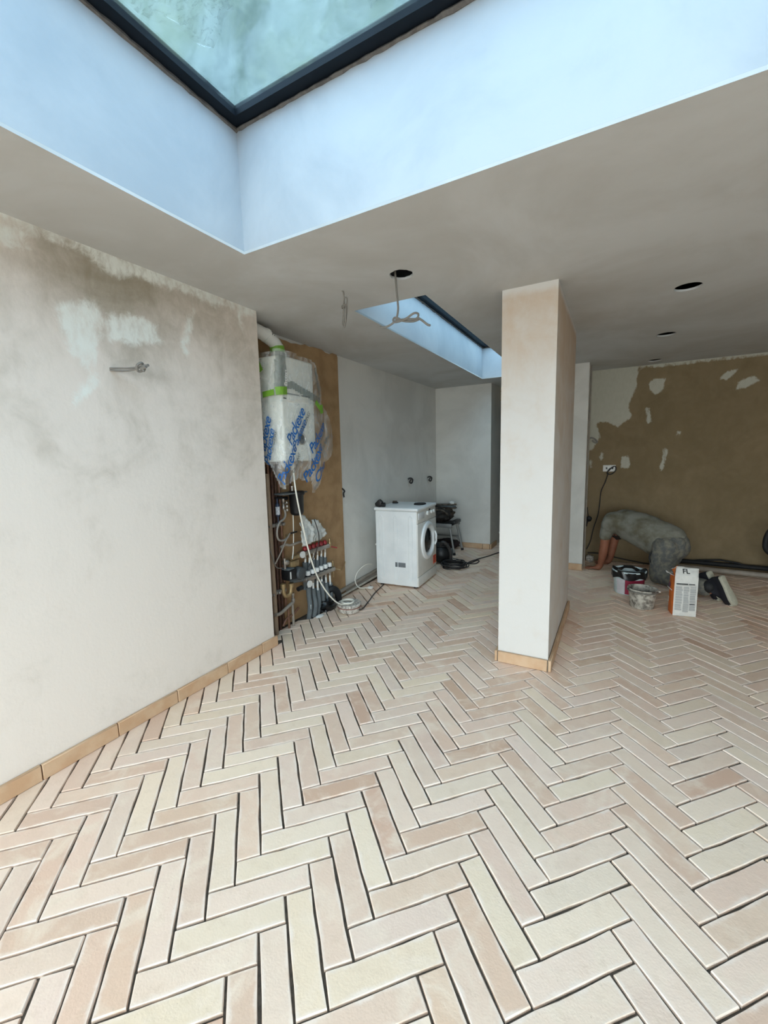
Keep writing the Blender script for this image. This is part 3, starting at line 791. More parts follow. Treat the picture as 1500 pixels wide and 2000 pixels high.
def pclip(nm, y0, y1, z):
    t = thing(nm, (-2.37, (y0+y1)/2, z-.012), 'plastic bracket clamping the copper pipes at height %.1f m' % z, 'pipe clip')
    MB().box(-2.418, -2.352, y0, y1, z-.012, z+.012).build('rail', M_greyp, t, bev=.004)
    for k in range(3):
        c = y0+(k+.5)*(y1-y0)/3; MB().lathe([(.012, 0), (.014, .004), (.014, .010), (.010, .016)], (-2.352, c, z), 'x', 12).build('clamp', M_chrome, t)
    return t
c = pclip('pipe_clip', 2.36, 2.58, .885); c['label'] = 'upper grey clip rail across the copper pipes beside the hose loop'
c = pclip('pipe_clip', 2.36, 2.55, .335); c['label'] = 'lower grey clip rail across the copper pipes beside the pump'
# black filter
ft = thing('water_filter', (-2.32, 2.69, .94), 'black cylindrical water filter on a bracket below the boiler', 'filter')
MB().lathe([(.030, 0), (.050, .012), (.056, .03), (.060, .17), (.064, .175)], (-2.32, 2.69, .94), 'z', 26).build('bowl', M_blk, ft)
MB().lathe([(.068, .172), (.072, .178), (.072, .196), (.060, .205), (.02, .207)], (-2.32, 2.69, .94), 'z', 26).build('head', M_blk, ft)
MB().box(-2.418, -2.28, 2.50, 2.79, 1.125, 1.137).build('bracket', M_lag, ft, bev=.003)
MB().lathe([(.012, .2), (.012, .235), (.016, .236), (.016, .245)], (-2.36, 2.69, .94), 'z', 12).build('inlet', M_chrome, ft)
MB().tube([(-2.36, 2.575, 1.09), (-2.36, 2.62, 1.09)], .016, 12).build('port', M_blk, ft)
for k in range(3): MB().lathe([(.010, 0), (.012, .01), (.010, .02)], (-2.345, 2.60, .985+.03*k), 'z', 10).build('nut', M_chrome, ft)
# tee and valve left of the filter
vv = thing('isolating_valve', (-2.37, 2.565, 1.02), 'small nickel isolating valve hanging left of the black filter', 'valve')
MB().tube([(-2.37, 2.50, 1.10), (-2.37, 2.57, 1.10)], .012, 10).build('elbow', M_blk, vv)
MB().lathe([(.010, 0), (.014, .012), (.014, .03), (.009, .036), (.009, .055), (.013, .06), (.013, .09)], (-2.36, 2.575, 1.0), 'z', 12).build('body', M_chrome, vv)
MB().box(-2.352, -2.33, 2.565, 2.585, 1.045, 1.055).build('lever', M_chrome, vv, bev=.002)
# shock arrestor with label
sa_ = thing('shock_arrestor', (-2.36, 2.495, .90), 'slim dark pressure vessel with a pale blue and white label', 'vessel')
MB().lathe([(.006, .0), (.006, .05), (.017, .06), (.017, .15), (.010, .16), (.006, .165), (.006, .195)], (-2.35, 2.495, .90), 'z', 14).build('body', mat('vessel_blue', srgb(52, 62, 84), .4), sa_)
MB().lathe([(.0176, .07), (.0176, .135)], (-2.35, 2.495, .90), 'z', 14, caps=False).build('sticker', mat('vessel_label', srgb(216, 220, 226), .5, 0, .3, 120), sa_)
tag(MB().tube(spl([(-2.35, 2.575, 1.0), (-2.345, 2.575, .96), (-2.335, 2.545, .93), (-2.325, 2.475, .905), (-2.325, 2.445, .84), (-2.33, 2.462, .775), (-2.335, 2.53, .755), (-2.345, 2.60, .775)], 6), .0085, 8).build('filling_loop', mat('braided_hose', srgb(176, 170, 162), .45, .3, .15, 200)), 'grey braided hose looping out in front of the copper pipes', 'hose')
tp = thing('brass_tap', (-2.36, 2.62, .765), 'dusty brass stop tap at the end of the hose loop', 'tap')
MB().tube([(-2.36, 2.585, .78), (-2.36, 2.70, .79)], .012, 10).build('body', M_brass, tp); MB().tube([(-2.36, 2.64, .785), (-2.325, 2.64, .80)], .007, 8).build('stem', M_brass, tp); MB().box(-2.33, -2.318, 2.60, 2.68, .795, .808).build('lever', M_blk, tp, bev=.003)
pipe('grey_elbow_pipe', [(-2.35, 2.50, .70), (-2.335, 2.545, .715), (-2.33, 2.60, .70), (-2.33, 2.70, .705), (-2.335, 2.745, .70)], .011, M_greyp, 'grey plastic pipe crossing to the white valve head')
pipe('thin_grey_wire_pipe', [(-2.33, 2.60, .80), (-2.32, 2.53, .745), (-2.31, 2.46, .67), (-2.32, 2.40, .59)], .006, M_greyp, 'thin grey pipe slanting across the copper pipes')
cable('thermostat_wire', [(-2.34, 2.66, 1.02), (-2.335, 2.655, .9), (-2.335, 2.645, .74), (-2.33, 2.625, .63), (-2.32, 2.60, .585)], .0045, M_wcable, 'thin cream wire hanging behind the long white cable to the mixing valve')
cable('thin_grey_wire', [(-2.37, 2.37, .78), (-2.33, 2.38, .66), (-2.33, 2.42, .56), (-2.345, 2.50, .53)], .0035, M_cable, 'thin grey wire curling at the left edge of the niche')

# ---------------- underfloor heating manifold
mf = thing('heating_manifold', (-2.36, 2.95, .28), 'two-rail underfloor heating manifold with red and white valve caps', 'manifold')
MB().box(-2.40, -2.34, 2.76, 3.16, .565, .605).build('upper_rail', M_chrome, mf, bev=.008)
MB().box(-2.39, -2.31, 2.76, 3.19, .335, .375).build('lower_rail', M_chrome, mf, bev=.008)
for k in range(6):
    yy = 2.82+k*.058
    b_ = MB().lathe([(.014, 0), (.020, .004), (.020, .026), (.014, .034), (.009, .040)], (-2.365, yy, .605), 'z', 14).build('flow_cap', M_red, mf)
    y2 = 2.82+k*.064
    c_ = MB().lathe([(.018, 0), (.0225, .004), (.0225, .034), (.019, .040)], (-2.345, y2, .382), 'z', 16).build('actuator_cap', M_whitep, mf)
    MB().lathe([(.0235, -.010), (.0235, .004)], (-2.345, y2, .382), 'z', 16).build('cap_base', M_blk, c_)
    MB().tube([(-2.365, yy, .567), (-2.365, yy, .53)], .011, 10).build('outlet', M_chrome, mf)
    MB().tube([(-2.345, y2, .337), (-2.345, y2, .30)], .012, 10).build('outlet', M_chrome, mf)
MB().lathe([(.028, 0), (.030, .004), (.030, .014)], (-2.33, 2.735, .592), 'x', 18).build('pressure_gauge', M_whitep, mf)
MB().lathe([(.028, 0), (.030, .004), (.030, .014)], (-2.30, 2.775, .325), 'x', 18).build('temperature_gauge', M_whitep, mf)
MB().tube([(-2.35, 2.62, .58), (-2.35, 2.76, .585)], .018, 12).build('union', M_brass, mf)
MB().box(-2.40, -2.33, 2.60, 2.70, .50, .56).build('mixing_valve', M_brass, mf, bev=.012)
MB().lathe([(.022, 0), (.030, .01), (.030, .03), (.020, .04)], (-2.36, 2.565, .54), 'z', 14).build('valve_body', M_chrome, mf)
MB().tube([(-2.355, 2.545, .50), (-2.355, 2.545, .60)], .011, 10).build('valve_stem', M_chrome, mf)
for z_, y_ in ((.59, 3.18), (.365, 3.215)):
    MB().lathe([(.012, -.03), (.016, -.02), (.016, .02), (.010, .03), (.010, .06)], (-2.36, y_, z_), 'z', 12).build('end_valve', M_brass, mf)
    MB().tube([(-2.345, y_, z_-.02), (-2.30, y_+.035, z_-.035)], .006, 8).build('drain_lever', M_red if z_ > .5 else M_brass, mf)
MB().tube([(-2.36, 3.215, .33), (-2.355, 3.215, .26)], .008, 8).build('drain_cock', M_brass, mf)
# pump
pu = thing('circulation_pump', (-2.33, 2.60, .40), 'black circulation pump with a ribbed round motor beside the manifold', 'pump')
MB().box(-2.40, -2.30, 2.53, 2.63, .415, .50).build('control_box', M_blk, pu, bev=.008)
MB().lathe([(.052, -.04), (.056, -.03), (.056, .03), (.048, .045), (.030, .05)], (-2.33, 2.675, .445), 'x', 26).build('motor', mat('motor_grey', srgb(70, 74, 76), .5), pu)
MB().box(-2.41, -2.31, 2.535, 2.61, .50, .512).build('lid', M_lag, pu, bev=.004)
MB().box(-2.299, -2.296, 2.54, 2.552, .43, .49).build('sticker', M_whitep, pu, smooth=False)
MB().tube([(-2.36, 2.62, .385), (-2.36, 2.80, .355)], .020, 12).build('volute', M_lag, pu)
# brass elbows below
be = thing('brass_elbow', (-2.33, 2.53, .22), 'pale brass elbow fitting joining the pipes below the pump', 'pipe fitting')
MB().tube(spl([(-2.35, 2.505, .39), (-2.345, 2.505, .31), (-2.34, 2.53, .285), (-2.335, 2.57, .30), (-2.335, 2.585, .36)], 5), .017, 12).build('bend', M_brass, be)
for p0, p1 in (((-2.35, 2.505, .36), (-2.35, 2.505, .395)), ((-2.335, 2.585, .345), (-2.335, 2.585, .38))): MB().tube([p0, p1], .023, 12).build('nut', M_brass, be)
MB().lathe([(.011, 0), (.016, .01), (.016, .03), (.010, .035), (.010, .055), (.014, .06), (.014, .08)], (-2.335, 2.60, .21), 'z', 12).build('tail', M_chrome, be)
MB().lathe([(.020, 0), (.020, .05)], (-2.31, 2.64, .315), 'y', 12).build('knob', M_blk, be)
pipe('low_grey_pipe', [(-2.33, 2.38, .175), (-2.33, 2.44, .17), (-2.335, 2.54, .195), (-2.335, 2.60, .21)], .014, M_greyp, 'grey pipe bending low across the foot of the niche')
pipe('low_copper_pipe', [(-2.35, 2.48, .04), (-2.35, 2.52, .085), (-2.35, 2.60, .10), (-2.36, 2.69, .125)], .011, M_cop2, 'short copper pipe bending near the floor of the niche')
pipe('copper_drop_pipe', [(-2.345, 2.545, -.01), (-2.345, 2.545, .20)], .010, M_cop2, 'thin copper leg dropping from the low pipe into the floor')
pipe('grey_drop_pipe', [(-2.345, 2.60, -.01), (-2.345, 2.60, .20)], .011, M_greyp, 'grey pipe leg dropping into the floor beside the lagged pipes')
# lagged pipes into the floor
rr = random.Random(9)
for k in range(6):
    y2 = 2.82+k*.064; yb = y2-.02+rr.uniform(-.012, .012); xb = -2.345+rr.uniform(-.006, .02)
    yb = min(yb, 3.10)
    t = thing('lagged_pipe', (xb, yb, -.01), ORD[k]+' from the left of the grey lagged pipes dropping into the floor', 'pipe', 'lagged pipes under the manifold')
    MB().tube(spl([(-2.345, y2, .275-.03*(k % 3)), (-2.345, y2, .20), (xb+.012, (y2+yb)/2, .10), (xb, yb, -.01)], 5), .0225, 12).build('lagging', M_lag, t)
    MB().tube([(-2.345, y2, .30), (-2.345, y2, .20)], .010, 10).build('core', M_whitep, t)
    if k == 0: MB().box(xb+.0285, xb+.0305, yb-.004, yb+.010, .085, .125).build('sticker', M_whitep, t, smooth=False)
    yy = 2.82+k*.058
    t = thing('lagged_pipe', (-2.38, yy, .34), ORD[k]+' from the left of the lagged pipes between the manifold rails', 'pipe', 'lagged pipes between the rails')
    MB().tube([(-2.385, yy+.004, .25), (-2.375, yy, .50-.02*(k % 2))], .0205, 12).build('lagging', M_lag, t)
    MB().tube([(-2.370, yy, .48), (-2.365, yy, .532)], .009, 10).build('core', M_whitep, t)
# crumpled white covers over the upper rail
M_paper = mat('crumpled_paper', srgb(206, 206, 200), .75, 0, .12, 30)
def paper(poly, x0, seed, lab):
    xs = [q[0] for q in poly]; zs = [q[1] for q in poly]; res = .010
    V = []; F = []; idx = {}
    def vid(i, j):
        if (i, j) not in idx:
            a, b = min(xs)+i*res, min(zs)+j*res; idx[(i, j)] = len(V)
            V.append((x0+.03*mnoise.noise(Vector((a*13, b*9, seed)))+.016*mnoise.noise(Vector((a*37, b*30, seed+5)))-.22*max(0, b-.72), a, b))
        return idx[(i, j)]
    for i in range(int((max(xs)-min(xs))/res)+1):
        for j in range(int((max(zs)-min(zs))/res)+1):
            if inside(poly, min(xs)+(i+.5)*res, min(zs)+(j+.5)*res): F.append((vid(i, j), vid(i+1, j), vid(i+1, j+1), vid(i, j+1)))
    o = MB().add(V, F).build('wiring_cover', M_paper, angle=60)
    md = o.modifiers.new('solid', 'SOLIDIFY'); md.thickness = .004
    return tag(o, lab, 'cover')
paper([(2.71, .672), (2.86, .678), (2.885, .79), (2.85, .86), (2.81, .925), (2.75, .93), (2.745, .88), (2.715, .87), (2.705, .74)], -2.30, 1, 'crumpled white cover on the left above the red valve caps')
paper([(2.87, .678), (3.06, .685), (3.085, .73), (3.045, .78), (3.0, .81), (2.985, .86), (2.915, .87), (2.905, .83), (2.875, .83)], -2.315, 6, 'crumpled white cover on the right above the red valve caps')
cable('manifold_wire', [(-2.275, 2.855, .885), (-2.255, 2.875, .78), (-2.26, 2.89, .69), (-2.285, 2.88, .60), (-2.29, 2.84, .54), (-2.31, 2.79, .47)], .0045, M_dcable, 'dark thin wire draped over the white covers of the manifold')
# the long white cable to the tub
cable('white_cable', [(-2.17, 2.50, 1.37), (-2.14, 2.47, 1.25), (-2.12, 2.465, 1.12), (-2.13, 2.52, .92), (-2.15, 2.60, .70), (-2.16, 2.69, .48), (-2.15, 2.79, .30), (-2.13, 2.90, .16), (-2.115, 2.99, .095), (-2.11, 3.05, .086)], .0062, M_wcable, 'long white cable hanging from the boiler down to the round tub', n=10)
# black bundle behind the tub
M_bin = mat('bin_liner', srgb(20, 20, 22), .28, 0, .3, 20)
tag(MB().blob((-2.30, 3.05, .045), (.055, .10, .062), 18, 12, .5, 3, 9).build('bin_bag_bundle', M_bin), 'small crumpled black plastic bundle on the floor beside the lagged pipes', 'plastic bag')
tag(MB().tube(spl([(-2.36, 3.10, .15), (-2.32, 3.14, .17), (-2.30, 3.19, .12), (-2.31, 3.22, .03)], 6), .032, 12).build('black_hose', M_blk2), 'thick black corrugated hose bending down behind the round tub', 'hose')
# mortar smear on the tile edge
tag(MB().blob((-2.27, 2.865, .004), (.025, .05, .010), 14, 8, .5, 5, 8).build('plaster_lump', M_whitep), 'white lump of plaster on the tile edge by the lagged pipes', 'plaster lump')
# round tub with coiled cable on its lid
tb = thing('round_tub', (-2.10, 3.09, 0), 'squat round plaster-spattered tub with cable on its lid', 'tub')
M_tub = mat('spattered_white', srgb(206, 200, 190), .7, 0, .35, 60, srgb(120, 112, 104), .2, 60)
MB().lathe([(.088, 0), (.096, .006), (.104, .06), (.104, .064)], (-2.10, 3.09, .001), 'z', 30).build('body', M_tub, tb)
MB().lathe([(.106, .058), (.110, .062), (.110, .078), (.104, .084), (.088, .080), (.01, .080)], (-2.10, 3.09, .001), 'z', 30).build('lid', M_tub, tb)
MB().tube(spl([(-2.10+.108*math.cos(a), 3.09+.108*math.sin(a), .052) for a in [k*PI/8 for k in range(16)]], 2, True), .004, 6).build('strap', mat('red_brown_strap', srgb(150, 104, 92), .6), tb)
for k, r_ in enumerate((.055, .046, .060)):
    MB().tube(spl([(-2.11+r_*math.cos(a), 3.08+r_*math.sin(a), .089+.004*k) for a in [q*PI/6 for q in range(12)]], 3, True), .005, 6).build('cable_coil', M_wcable, tb)
MB().lathe([(.012, 0), (.014, .006), (.010, .014)], (-2.085, 3.05, .084), 'z', 12).build('knob', M_whitep, tb)

# ---------------- pipes and leads along the wall foot to the machine
pipe('floor_waste_pipe', [(-2.408, 3.24, .045), (-2.408, 3.90, .075), (-2.408, 4.35, .10)], .020, M_greyp, 'thick grey waste pipe lying along the wall foot behind the machine')
pipe('floor_supply_pipe', [(-2.365, 3.22, .025), (-2.365, 3.70, .035), (-2.37, 4.30, .05)], .012, mat('pale_pipe', srgb(186, 178, 166), .6), 'thin pale supply pipe lying in front of the waste pipe')
cable('floor_flex', [(-2.08, 3.05, .083), (-2.0, 3.12, .02), (-2.06, 3.36, .007), (-2.13, 3.60, .007), (-2.17, 3.80, .007), (-2.20, 3.93, .007), (-2.26, 3.99, .007)], .0055, M_dcable, 'dark flex running over the tiles from the tub to the washing machine')
pl = thing('mains_plug', (-2.25, 3.72, 0), 'pale mains plug with its lead lying left of the washing machine', 'plug')
MB().box(-2.275, -2.225, 3.70, 3.75, .004, .03).build('plug', M_whitep, pl, bev=.008)
MB().tube(spl([(-2.27, 3.70, .02), (-2.33, 3.62, .04), (-2.36, 3.60, .12), (-2.36, 3.66, .20), (-2.36, 3.82, .235), (-2.36, 3.95, .21)], 6), .005, 6).build('lead', M_wcable, pl)

# ---------------- washing machine
ang = math.radians(3.0); WMO = Vector((-1.775, 3.925, 0))
WM = Matrix.Translation(WMO) @ Matrix.Rotation(ang, 4, 'Z')      # local: -x to the wall, +y along the front
wm = thing('washing_machine', (-2.03, 4.2, 0), 'white front-loading washing machine against the white wall', 'washing machine')
M_wm = mat('enamel_white', srgb(228, 230, 230), .3, 0, .03, 5, srgb(218, 221, 222))
M_wmg = mat('machine_grey', srgb(214, 212, 206), .4, 0, .03)
D_, Wd, Hh = .495, .595, .865
MB().box(-D_, -.012, 0, Wd, .018, Hh-.035).build('body', M_wm, wm, M=WM, bev=.012, seg=3)
MB().box(-D_-.012, .004, -.006, Wd+.006, Hh-.034, Hh).build('top', M_wm, wm, M=WM, bev=.012, seg=3)
MB().box(-.02, .0, .004, Wd-.004, .022, .125).build('plinth', M_wmg, wm, M=WM, bev=.005)
MB().box(-.02, -.001, .004, Wd-.004, .129, Hh-.165).build('front_panel', M_wmg, wm, M=WM, bev=.006)
cp = MB().hexa([(-.02, .004, Hh-.162), (-.001, .004, Hh-.162), (-.001, Wd-.004, Hh-.162), (-.02, Wd-.004, Hh-.162), (-.03, .004, Hh-.034), (-.008, .004, Hh-.034), (-.008, Wd-.004, Hh-.034), (-.03, Wd-.004, Hh-.034)]).build('control_panel', M_wmg, wm, M=WM, bev=.005)
for yy, r_ in ((.30, .024), (.42, .018), (.50, .018)):
    MB().lathe([(r_, 0), (r_*1.05, .004), (r_*.95, .018), (r_*.6, .021)], (-.005, yy, Hh-.085), 'x', 20).build('knob', M_whitep, cp, M=WM)
MB().box(-.006, -.002, .36, .40, Hh-.062, Hh-.045).build('display', M_blk, cp, M=WM, smooth=False)
MB().box(-.006, .001, .03, .20, Hh-.125, Hh-.055).build('drawer', M_wm, cp, M=WM, bev=.004)
dc = (0, .30, .478)
ring = MB(); n = 56; V = []; F = []
for prof_i, (ro, hx) in enumerate(((.212, -.002), (.208, .014), (.190, .026), (.165, .026), (.148, .012), (.142, -.002))):
    for k in range(n):
        a = 2*PI*k/n
        r_ = ro
        dd = abs((a+PI) % (2*PI)-PI)      # 0 = far side (+y): the grip bites into the ring there
        if prof_i >= 2: r_ -= .030*math.exp(-((dd-.0)/.38)**2)*(1 if prof_i < 4 else .75)
        else: r_ -= .022*math.exp(-(dd/.30)**2)
        V.append((dc[0]+hx, dc[1]+r_*math.cos(a), dc[2]+r_*math.sin(a)))
for i in range(5):
    for k in range(n): F.append((i*n+k, i*n+(k+1) % n, (i+1)*n+(k+1) % n, (i+1)*n+k))
dr = ring.add(V, F).build('door', M_wm, wm, M=WM)
MB().lathe([(.142, 0), (.130, .006), (.10, .02), (.05, .028), (.005, .030)], (-.004, .30, .478), 'x', 36).build('door_glass', mat('smoked_glass', srgb(18, 22, 24), .08, 0, .2), dr, M=WM)
MB().tube(spl([(.024, .30+.168+.0, .40), (.040, .30+.172, .44), (.044, .30+.158, .478), (.040, .30+.172, .516), (.024, .30+.168, .556)], 5), [.010]*21, 8).build('handle', M_wm, dr, M=WM)
MB().tube(spl([(-.001, .30+.225*math.cos(a), .478+.225*math.sin(a)) for a in [q*PI/16 for q in range(32)]], 2, True), .0025, 6).build('door_recess', M_wmg, wm, M=WM)
stk = MB().box(-.001, .001, .475, .575, .165, .262).build('energy_sticker', mat('orange_sticker', srgb(206, 88, 56), .6, 0, .12, 50), wm, M=WM, smooth=False)
for k in range(5): MB().box(.001, .0014, .483, .483+.05+.02*(k % 3), .18+.016*k, .188+.016*k).build('print', mat('sticker_print', srgb(156, 48, 36), .6), stk, M=WM, smooth=False)
for x_ in (-.425, -.255, -.085):
    pts = [(x_-.022, -.0005, .10), (x_-.022, -.0005, .76), (x_, -.0005, .785), (x_+.022, -.0005, .76), (x_+.022, -.0005, .10), (x_, -.0005, .075)]
    MB().tube([Vector(p) for p in pts]+[Vector(pts[0])], .0045, 6, False).build('side_rib', M_wm, wm, M=WM)
MB().box(-.265, -.145, -.002, .001, .225, .275).build('rating_plate', mat('rating_grey', srgb(112, 116, 120), .5, 0, .1), wm, M=WM, smooth=False)
MB().box(-.512, -.495, .02, .05, .44, .46).build('hose_hook', M_whitep, wm, M=WM, bev=.003)
for x_ in (-.45, -.05):
    for y_ in (.05, .545): MB().lathe([(.022, 0), (.022, .008), (.010, .009), (.010, .02)], (x_, y_, 0), 'z', 14).build('foot', M_blk, wm, M=WM)
# on the machine
bk = thing('black_bracket', tuple(WM @ Vector((-.455, .05, Hh))), 'angular black plastic fitting on the near left corner of the machine top', 'fitting')
MB().prism([(-.50, .01), (-.45, .0), (-.42, .055), (-.455, .085), (-.505, .04)], .02, .07, lambda a, b, h: (a, h, Hh+b)).build('socket', M_blk, bk, M=WM, bev=.004)
MB().tube([(-.455, .045, Hh+.026), (-.395, .05, Hh+.026)], .024, 12).build('spigot', M_blk, bk, M=WM)
rl = thing('tape_reel', tuple(WM @ Vector((-.44, .42, Hh))), 'small dark tape reel near the back of the machine top', 'tape reel')
MB().lathe([(.034, 0), (.036, .003), (.036, .012), (.020, .013)], tuple(Vector((-.44, .42, Hh))), 'z', 16).build('reel', M_blk, rl, M=WM)
MB().box(-.47, -.42, .405, .435, Hh+.014, Hh+.028).build('handle', mat('brown_grip', srgb(84, 70, 58), .6), rl, M=WM, bev=.004)
tag(MB().prism([(-.16, .30), (-.09, .285), (-.055, .33), (-.05, .40), (-.085, .43), (-.15, .41), (-.175, .36)], 0, .018, lambda a, b, h: (a, b, Hh+h)).build('black_glove', M_blk2, M=WM, bev=.006), 'flat black folded cloth glove on the front of the machine top', 'glove')

# ---------------- wall stubs of cable on the white wall
for i, (y_, z_) in enumerate(((5.10, 1.08), (5.77, 1.065))):
    o = cable('cable_stub', [(-2.432, y_-.02, z_+.02), (-2.40, y_, z_+.03), (-2.385, y_+.03, z_+.01), (-2.395, y_+.02, z_-.035), (-2.405, y_-.02, z_-.02), (-2.395, y_, z_+.012)], .011, M_dcable, ('left', 'right')[i]+' of two short dark cable ends on the white wall above the machine')
cable('board_clip', [(-2.418, 3.505, 1.10), (-2.405, 3.53, 1.07), (-2.405, 3.51, 1.05), (-2.418, 3.535, 1.01)], .008, M_dcable, 'twisted dark cable end at the right edge of the fibreboard')
cable('board_clip', [(-2.412, 3.50, .34), (-2.402, 3.47, .31), (-2.412, 3.43, .265)], .006, M_brass, 'short brown offcut leaning low against the fibreboard edge', cat='offcut')

# ---------------- step stool with tools, behind the machine
M_alu = mat('grey_aluminium', srgb(142, 142, 140), .45, .3, .1)
M_soil = mat('soiled_canvas', srgb(104, 94, 82), .85, 0, .35, 25)
M_soil2 = mat('soiled_dark', srgb(58, 52, 48), .85, 0, .35, 25)
so = thing('folding_stool', (-2.15, 5.72, 0), 'grey folding work stool with splayed legs behind the washing machine', 'stool')
MB().box(-2.39, -2.00, 5.55, 5.88, .405, .435).build('top', M_soil2, so, bev=.006)
MB().box(-2.40, -1.985, 5.53, 5.56, .385, .44).build('rail', M_alu, so, bev=.004); MB().box(-2.40, -1.985, 5.87, 5.90, .385, .44).build('rail', M_alu, so, bev=.004)
for x0, x1 in ((-2.37, -2.405), (-2.02, -1.945)):
    for y0, y1 in ((5.56, 5.53), (5.865, 5.885)):
        MB().tube([(x0, y0, .40), (x1, y1, .03)], .016, 8).build('leg', M_alu, so); MB().tube([(x1, y1, .035), (x1+(.005 if x1 > -2.1 else -.005), y1, .002)], .021, 8).build('foot', M_blk2, so)
MB().tube([(-2.385, 5.875, .21), (-1.985, 5.875, .21)], .013, 8).build('brace', M_alu, so); MB().tube(spl([(-2.10, 5.87, .21), (-2.02, 5.875, .19), (-1.975, 5.88, .13)], 4), .010, 8).build('gusset', M_alu, so)
MB().box(-2.02, -1.955, 5.60, 5.86, .43, .475).build('end_clamp', M_blk, so, bev=.008)
tbg = thing('tool_bag', (-2.2, 5.72, .44), 'dusty dark canvas tool bag slumped on the folding stool', 'bag')
MB().blob((-2.20, 5.70, .545), (.17, .13, .095), 20, 12, .45, 2, 7).build('body', M_soil2, tbg)
MB().blob((-2.10, 5.74, .57), (.085, .09, .06), 16, 10, .5, 8, 7).build('pocket', M_soil, tbg)
MB().tube(spl([(-2.33, 5.60, .56), (-2.25, 5.57, .63), (-2.12, 5.58, .62), (-2.06, 5.62, .55)], 5), .012, 8).build('strap', M_soil, tbg)
ln = thing('timber_offcuts', (-2.17, 5.74, .625), 'flat stack of dirty timber offcuts lying on the tool bag', 'offcuts')
for k, (a, z_) in enumerate(((.1, .635), (-.25, .66), (.35, .682))):
    M_ = Matrix.Translation((-2.17, 5.74, z_)) @ Matrix.Rotation(a, 4, 'Z')
    MB().box(-.18, .18, -.045, .045, 0, .020).build('board', (M_soil, M_lag, M_soil)[k], ln, M=M_, bev=.003)
tag(MB().blob((-2.05, 5.74, .72), (.04, .03, .022), 12, 8, .3, 2).build('white_rag', M_whitep), 'small white rag on the timber offcuts', 'rag')
MB_ = MB().tube(spl([(-2.36, 5.56, .37), (-2.30, 5.53, .28), (-2.27, 5.52, .10), (-2.28, 5.53, .02)], 5), .014, 8)
tag(MB_.build('yellow_level', mat('yellow_tool', srgb(150, 132, 70), .6)), 'yellowish tool handle standing against the folding stool', 'tool')
tag(MB().blob((-2.19, 5.93, .075), (.19, .12, .075), 18, 10, .35, 6, 7).build('dark_sack', mat('maroon_sack', srgb(44, 26, 28), .85, 0, .3)), 'dark flat sack on the floor under the folding stool', 'sack')
# vacuum cleaner and cable coil
vc = thing('vacuum_cleaner', (-1.95, 5.08, 0), 'black drum vacuum cleaner on the floor just behind the machine', 'vacuum cleaner')
MB().blob((-1.97, 5.08, .135), (.14, .14, .13), 22, 14, .06, 2).build('drum', M_blk, vc)
MB().lathe([(.10, 0), (.11, .01), (.11, .03), (.095, .04)], (-1.97, 5.08, .22), 'z', 22).build('lid', M_blk2, vc)
MB().tube(spl([(-1.95, 5.0, .24), (-1.90, 4.98, .30), (-1.84, 5.03, .22), (-1.825, 5.06, .11), (-1.845, 5.08, .03)], 6), .022, 10).build('hose', mat('ribbed_hose', srgb(64, 60, 58), .6, 0, .3, 60), vc)
for y_ in (5.0, 5.16): MB().lathe([(.03, -.012), (.034, 0), (.03, .012)], (-1.87, y_, .034), 'x', 14).build('castor', M_blk2, vc)
MB().lathe([(.05, 0), (.05, .015)], (-1.835, 5.10, .15), 'x', 16).build('badge', M_lag, vc)
ce = thing('cable_coil', (-1.70, 4.93, 0), 'loose coil of dark extension cable on the tiles behind the machine', 'cable coil')
rr = random.Random(4)
for k in range(9):
    cx_, cy_ = -1.73+rr.uniform(-.03, .03), 4.93+rr.uniform(-.04, .04); ra, rb = rr.uniform(.09, .16), rr.uniform(.10, .17); ph = rr.uniform(0, 3)
    MB().tube(spl([(cx_+ra*math.cos(a)*math.cos(.5)-rb*math.sin(a)*math.sin(.5), cy_+ra*math.cos(a)*math.sin(.5)+rb*math.sin(a)*math.cos(.5), .008+.0075*k+.008*math.sin(3*a+ph)) for a in [q*PI/6 for q in range(12)]], 4, True), .0065, 6).build('loop', M_dcable, ce)
MB().tube(spl([(-1.66, 5.05, .008), (-1.60, 5.18, .008), (-1.56, 5.35, .008), (-1.52, 5.30, .010), (-1.53, 5.18, .008), (-1.60, 5.13, .012), (-1.63, 5.22, .008), (-1.57, 5.42, .008), (-1.48, 5.66, .008), (-1.40, 5.92, .008), (-1.22, 6.25, .008), (-1.1, 6.5, .008)], 8), .0065, 6).build('tail', M_dcable, ce)
cable('loose_flex', [(-1.83, 5.10, .06), (-1.79, 5.14, .012), (-1.70, 5.12, .008), (-1.64, 5.02, .03)], .006, M_dcable, 'short dark flex from the vacuum cleaner to the cable coil')

# things on the hall step
cr = thing('green_crate', (-1.40, 6.95, .178), 'dark green plastic crate standing on the hall step', 'crate')
MB().box(-1.52, -1.22, 6.80, 7.12, .180, .39).build('body', mat('green_plastic', srgb(34, 88, 74), .5), cr, bev=.012); MB().box(-1.53, -1.21, 6.79, 7.13, .375, .40).build('rim', mat('grey_green', srgb(110, 130, 124), .5), cr, bev=.006)
MB().box(-1.46, -1.40, 6.797, 6.80, .23, .26).build('sticker', M_whitep, cr, smooth=False)
tag(MB().blob((-1.42, 6.97, .55), (.075, .09, .145), 16, 12, .25, 4).build('white_sack', mat('grey_white_sack', srgb(150, 146, 138), .8)), 'pale upright sack standing on the green crate in the hall', 'sack')
dk = thing('hall_shelf', (-1.2, 7.6, .16), 'dark shelving unit at the back of the unlit hall', 'shelf')
for z_ in (.16, .7, 1.25, 1.8): MB().box(-1.55, -.80, 7.4, 7.8, z_, z_+.03).build('board', M_soil2, dk, smooth=False)
for x_ in (-1.55, -.82): MB().box(x_, x_+.03, 7.4, 7.8, .16, 1.95).build('side', M_soil2, dk, smooth=False)

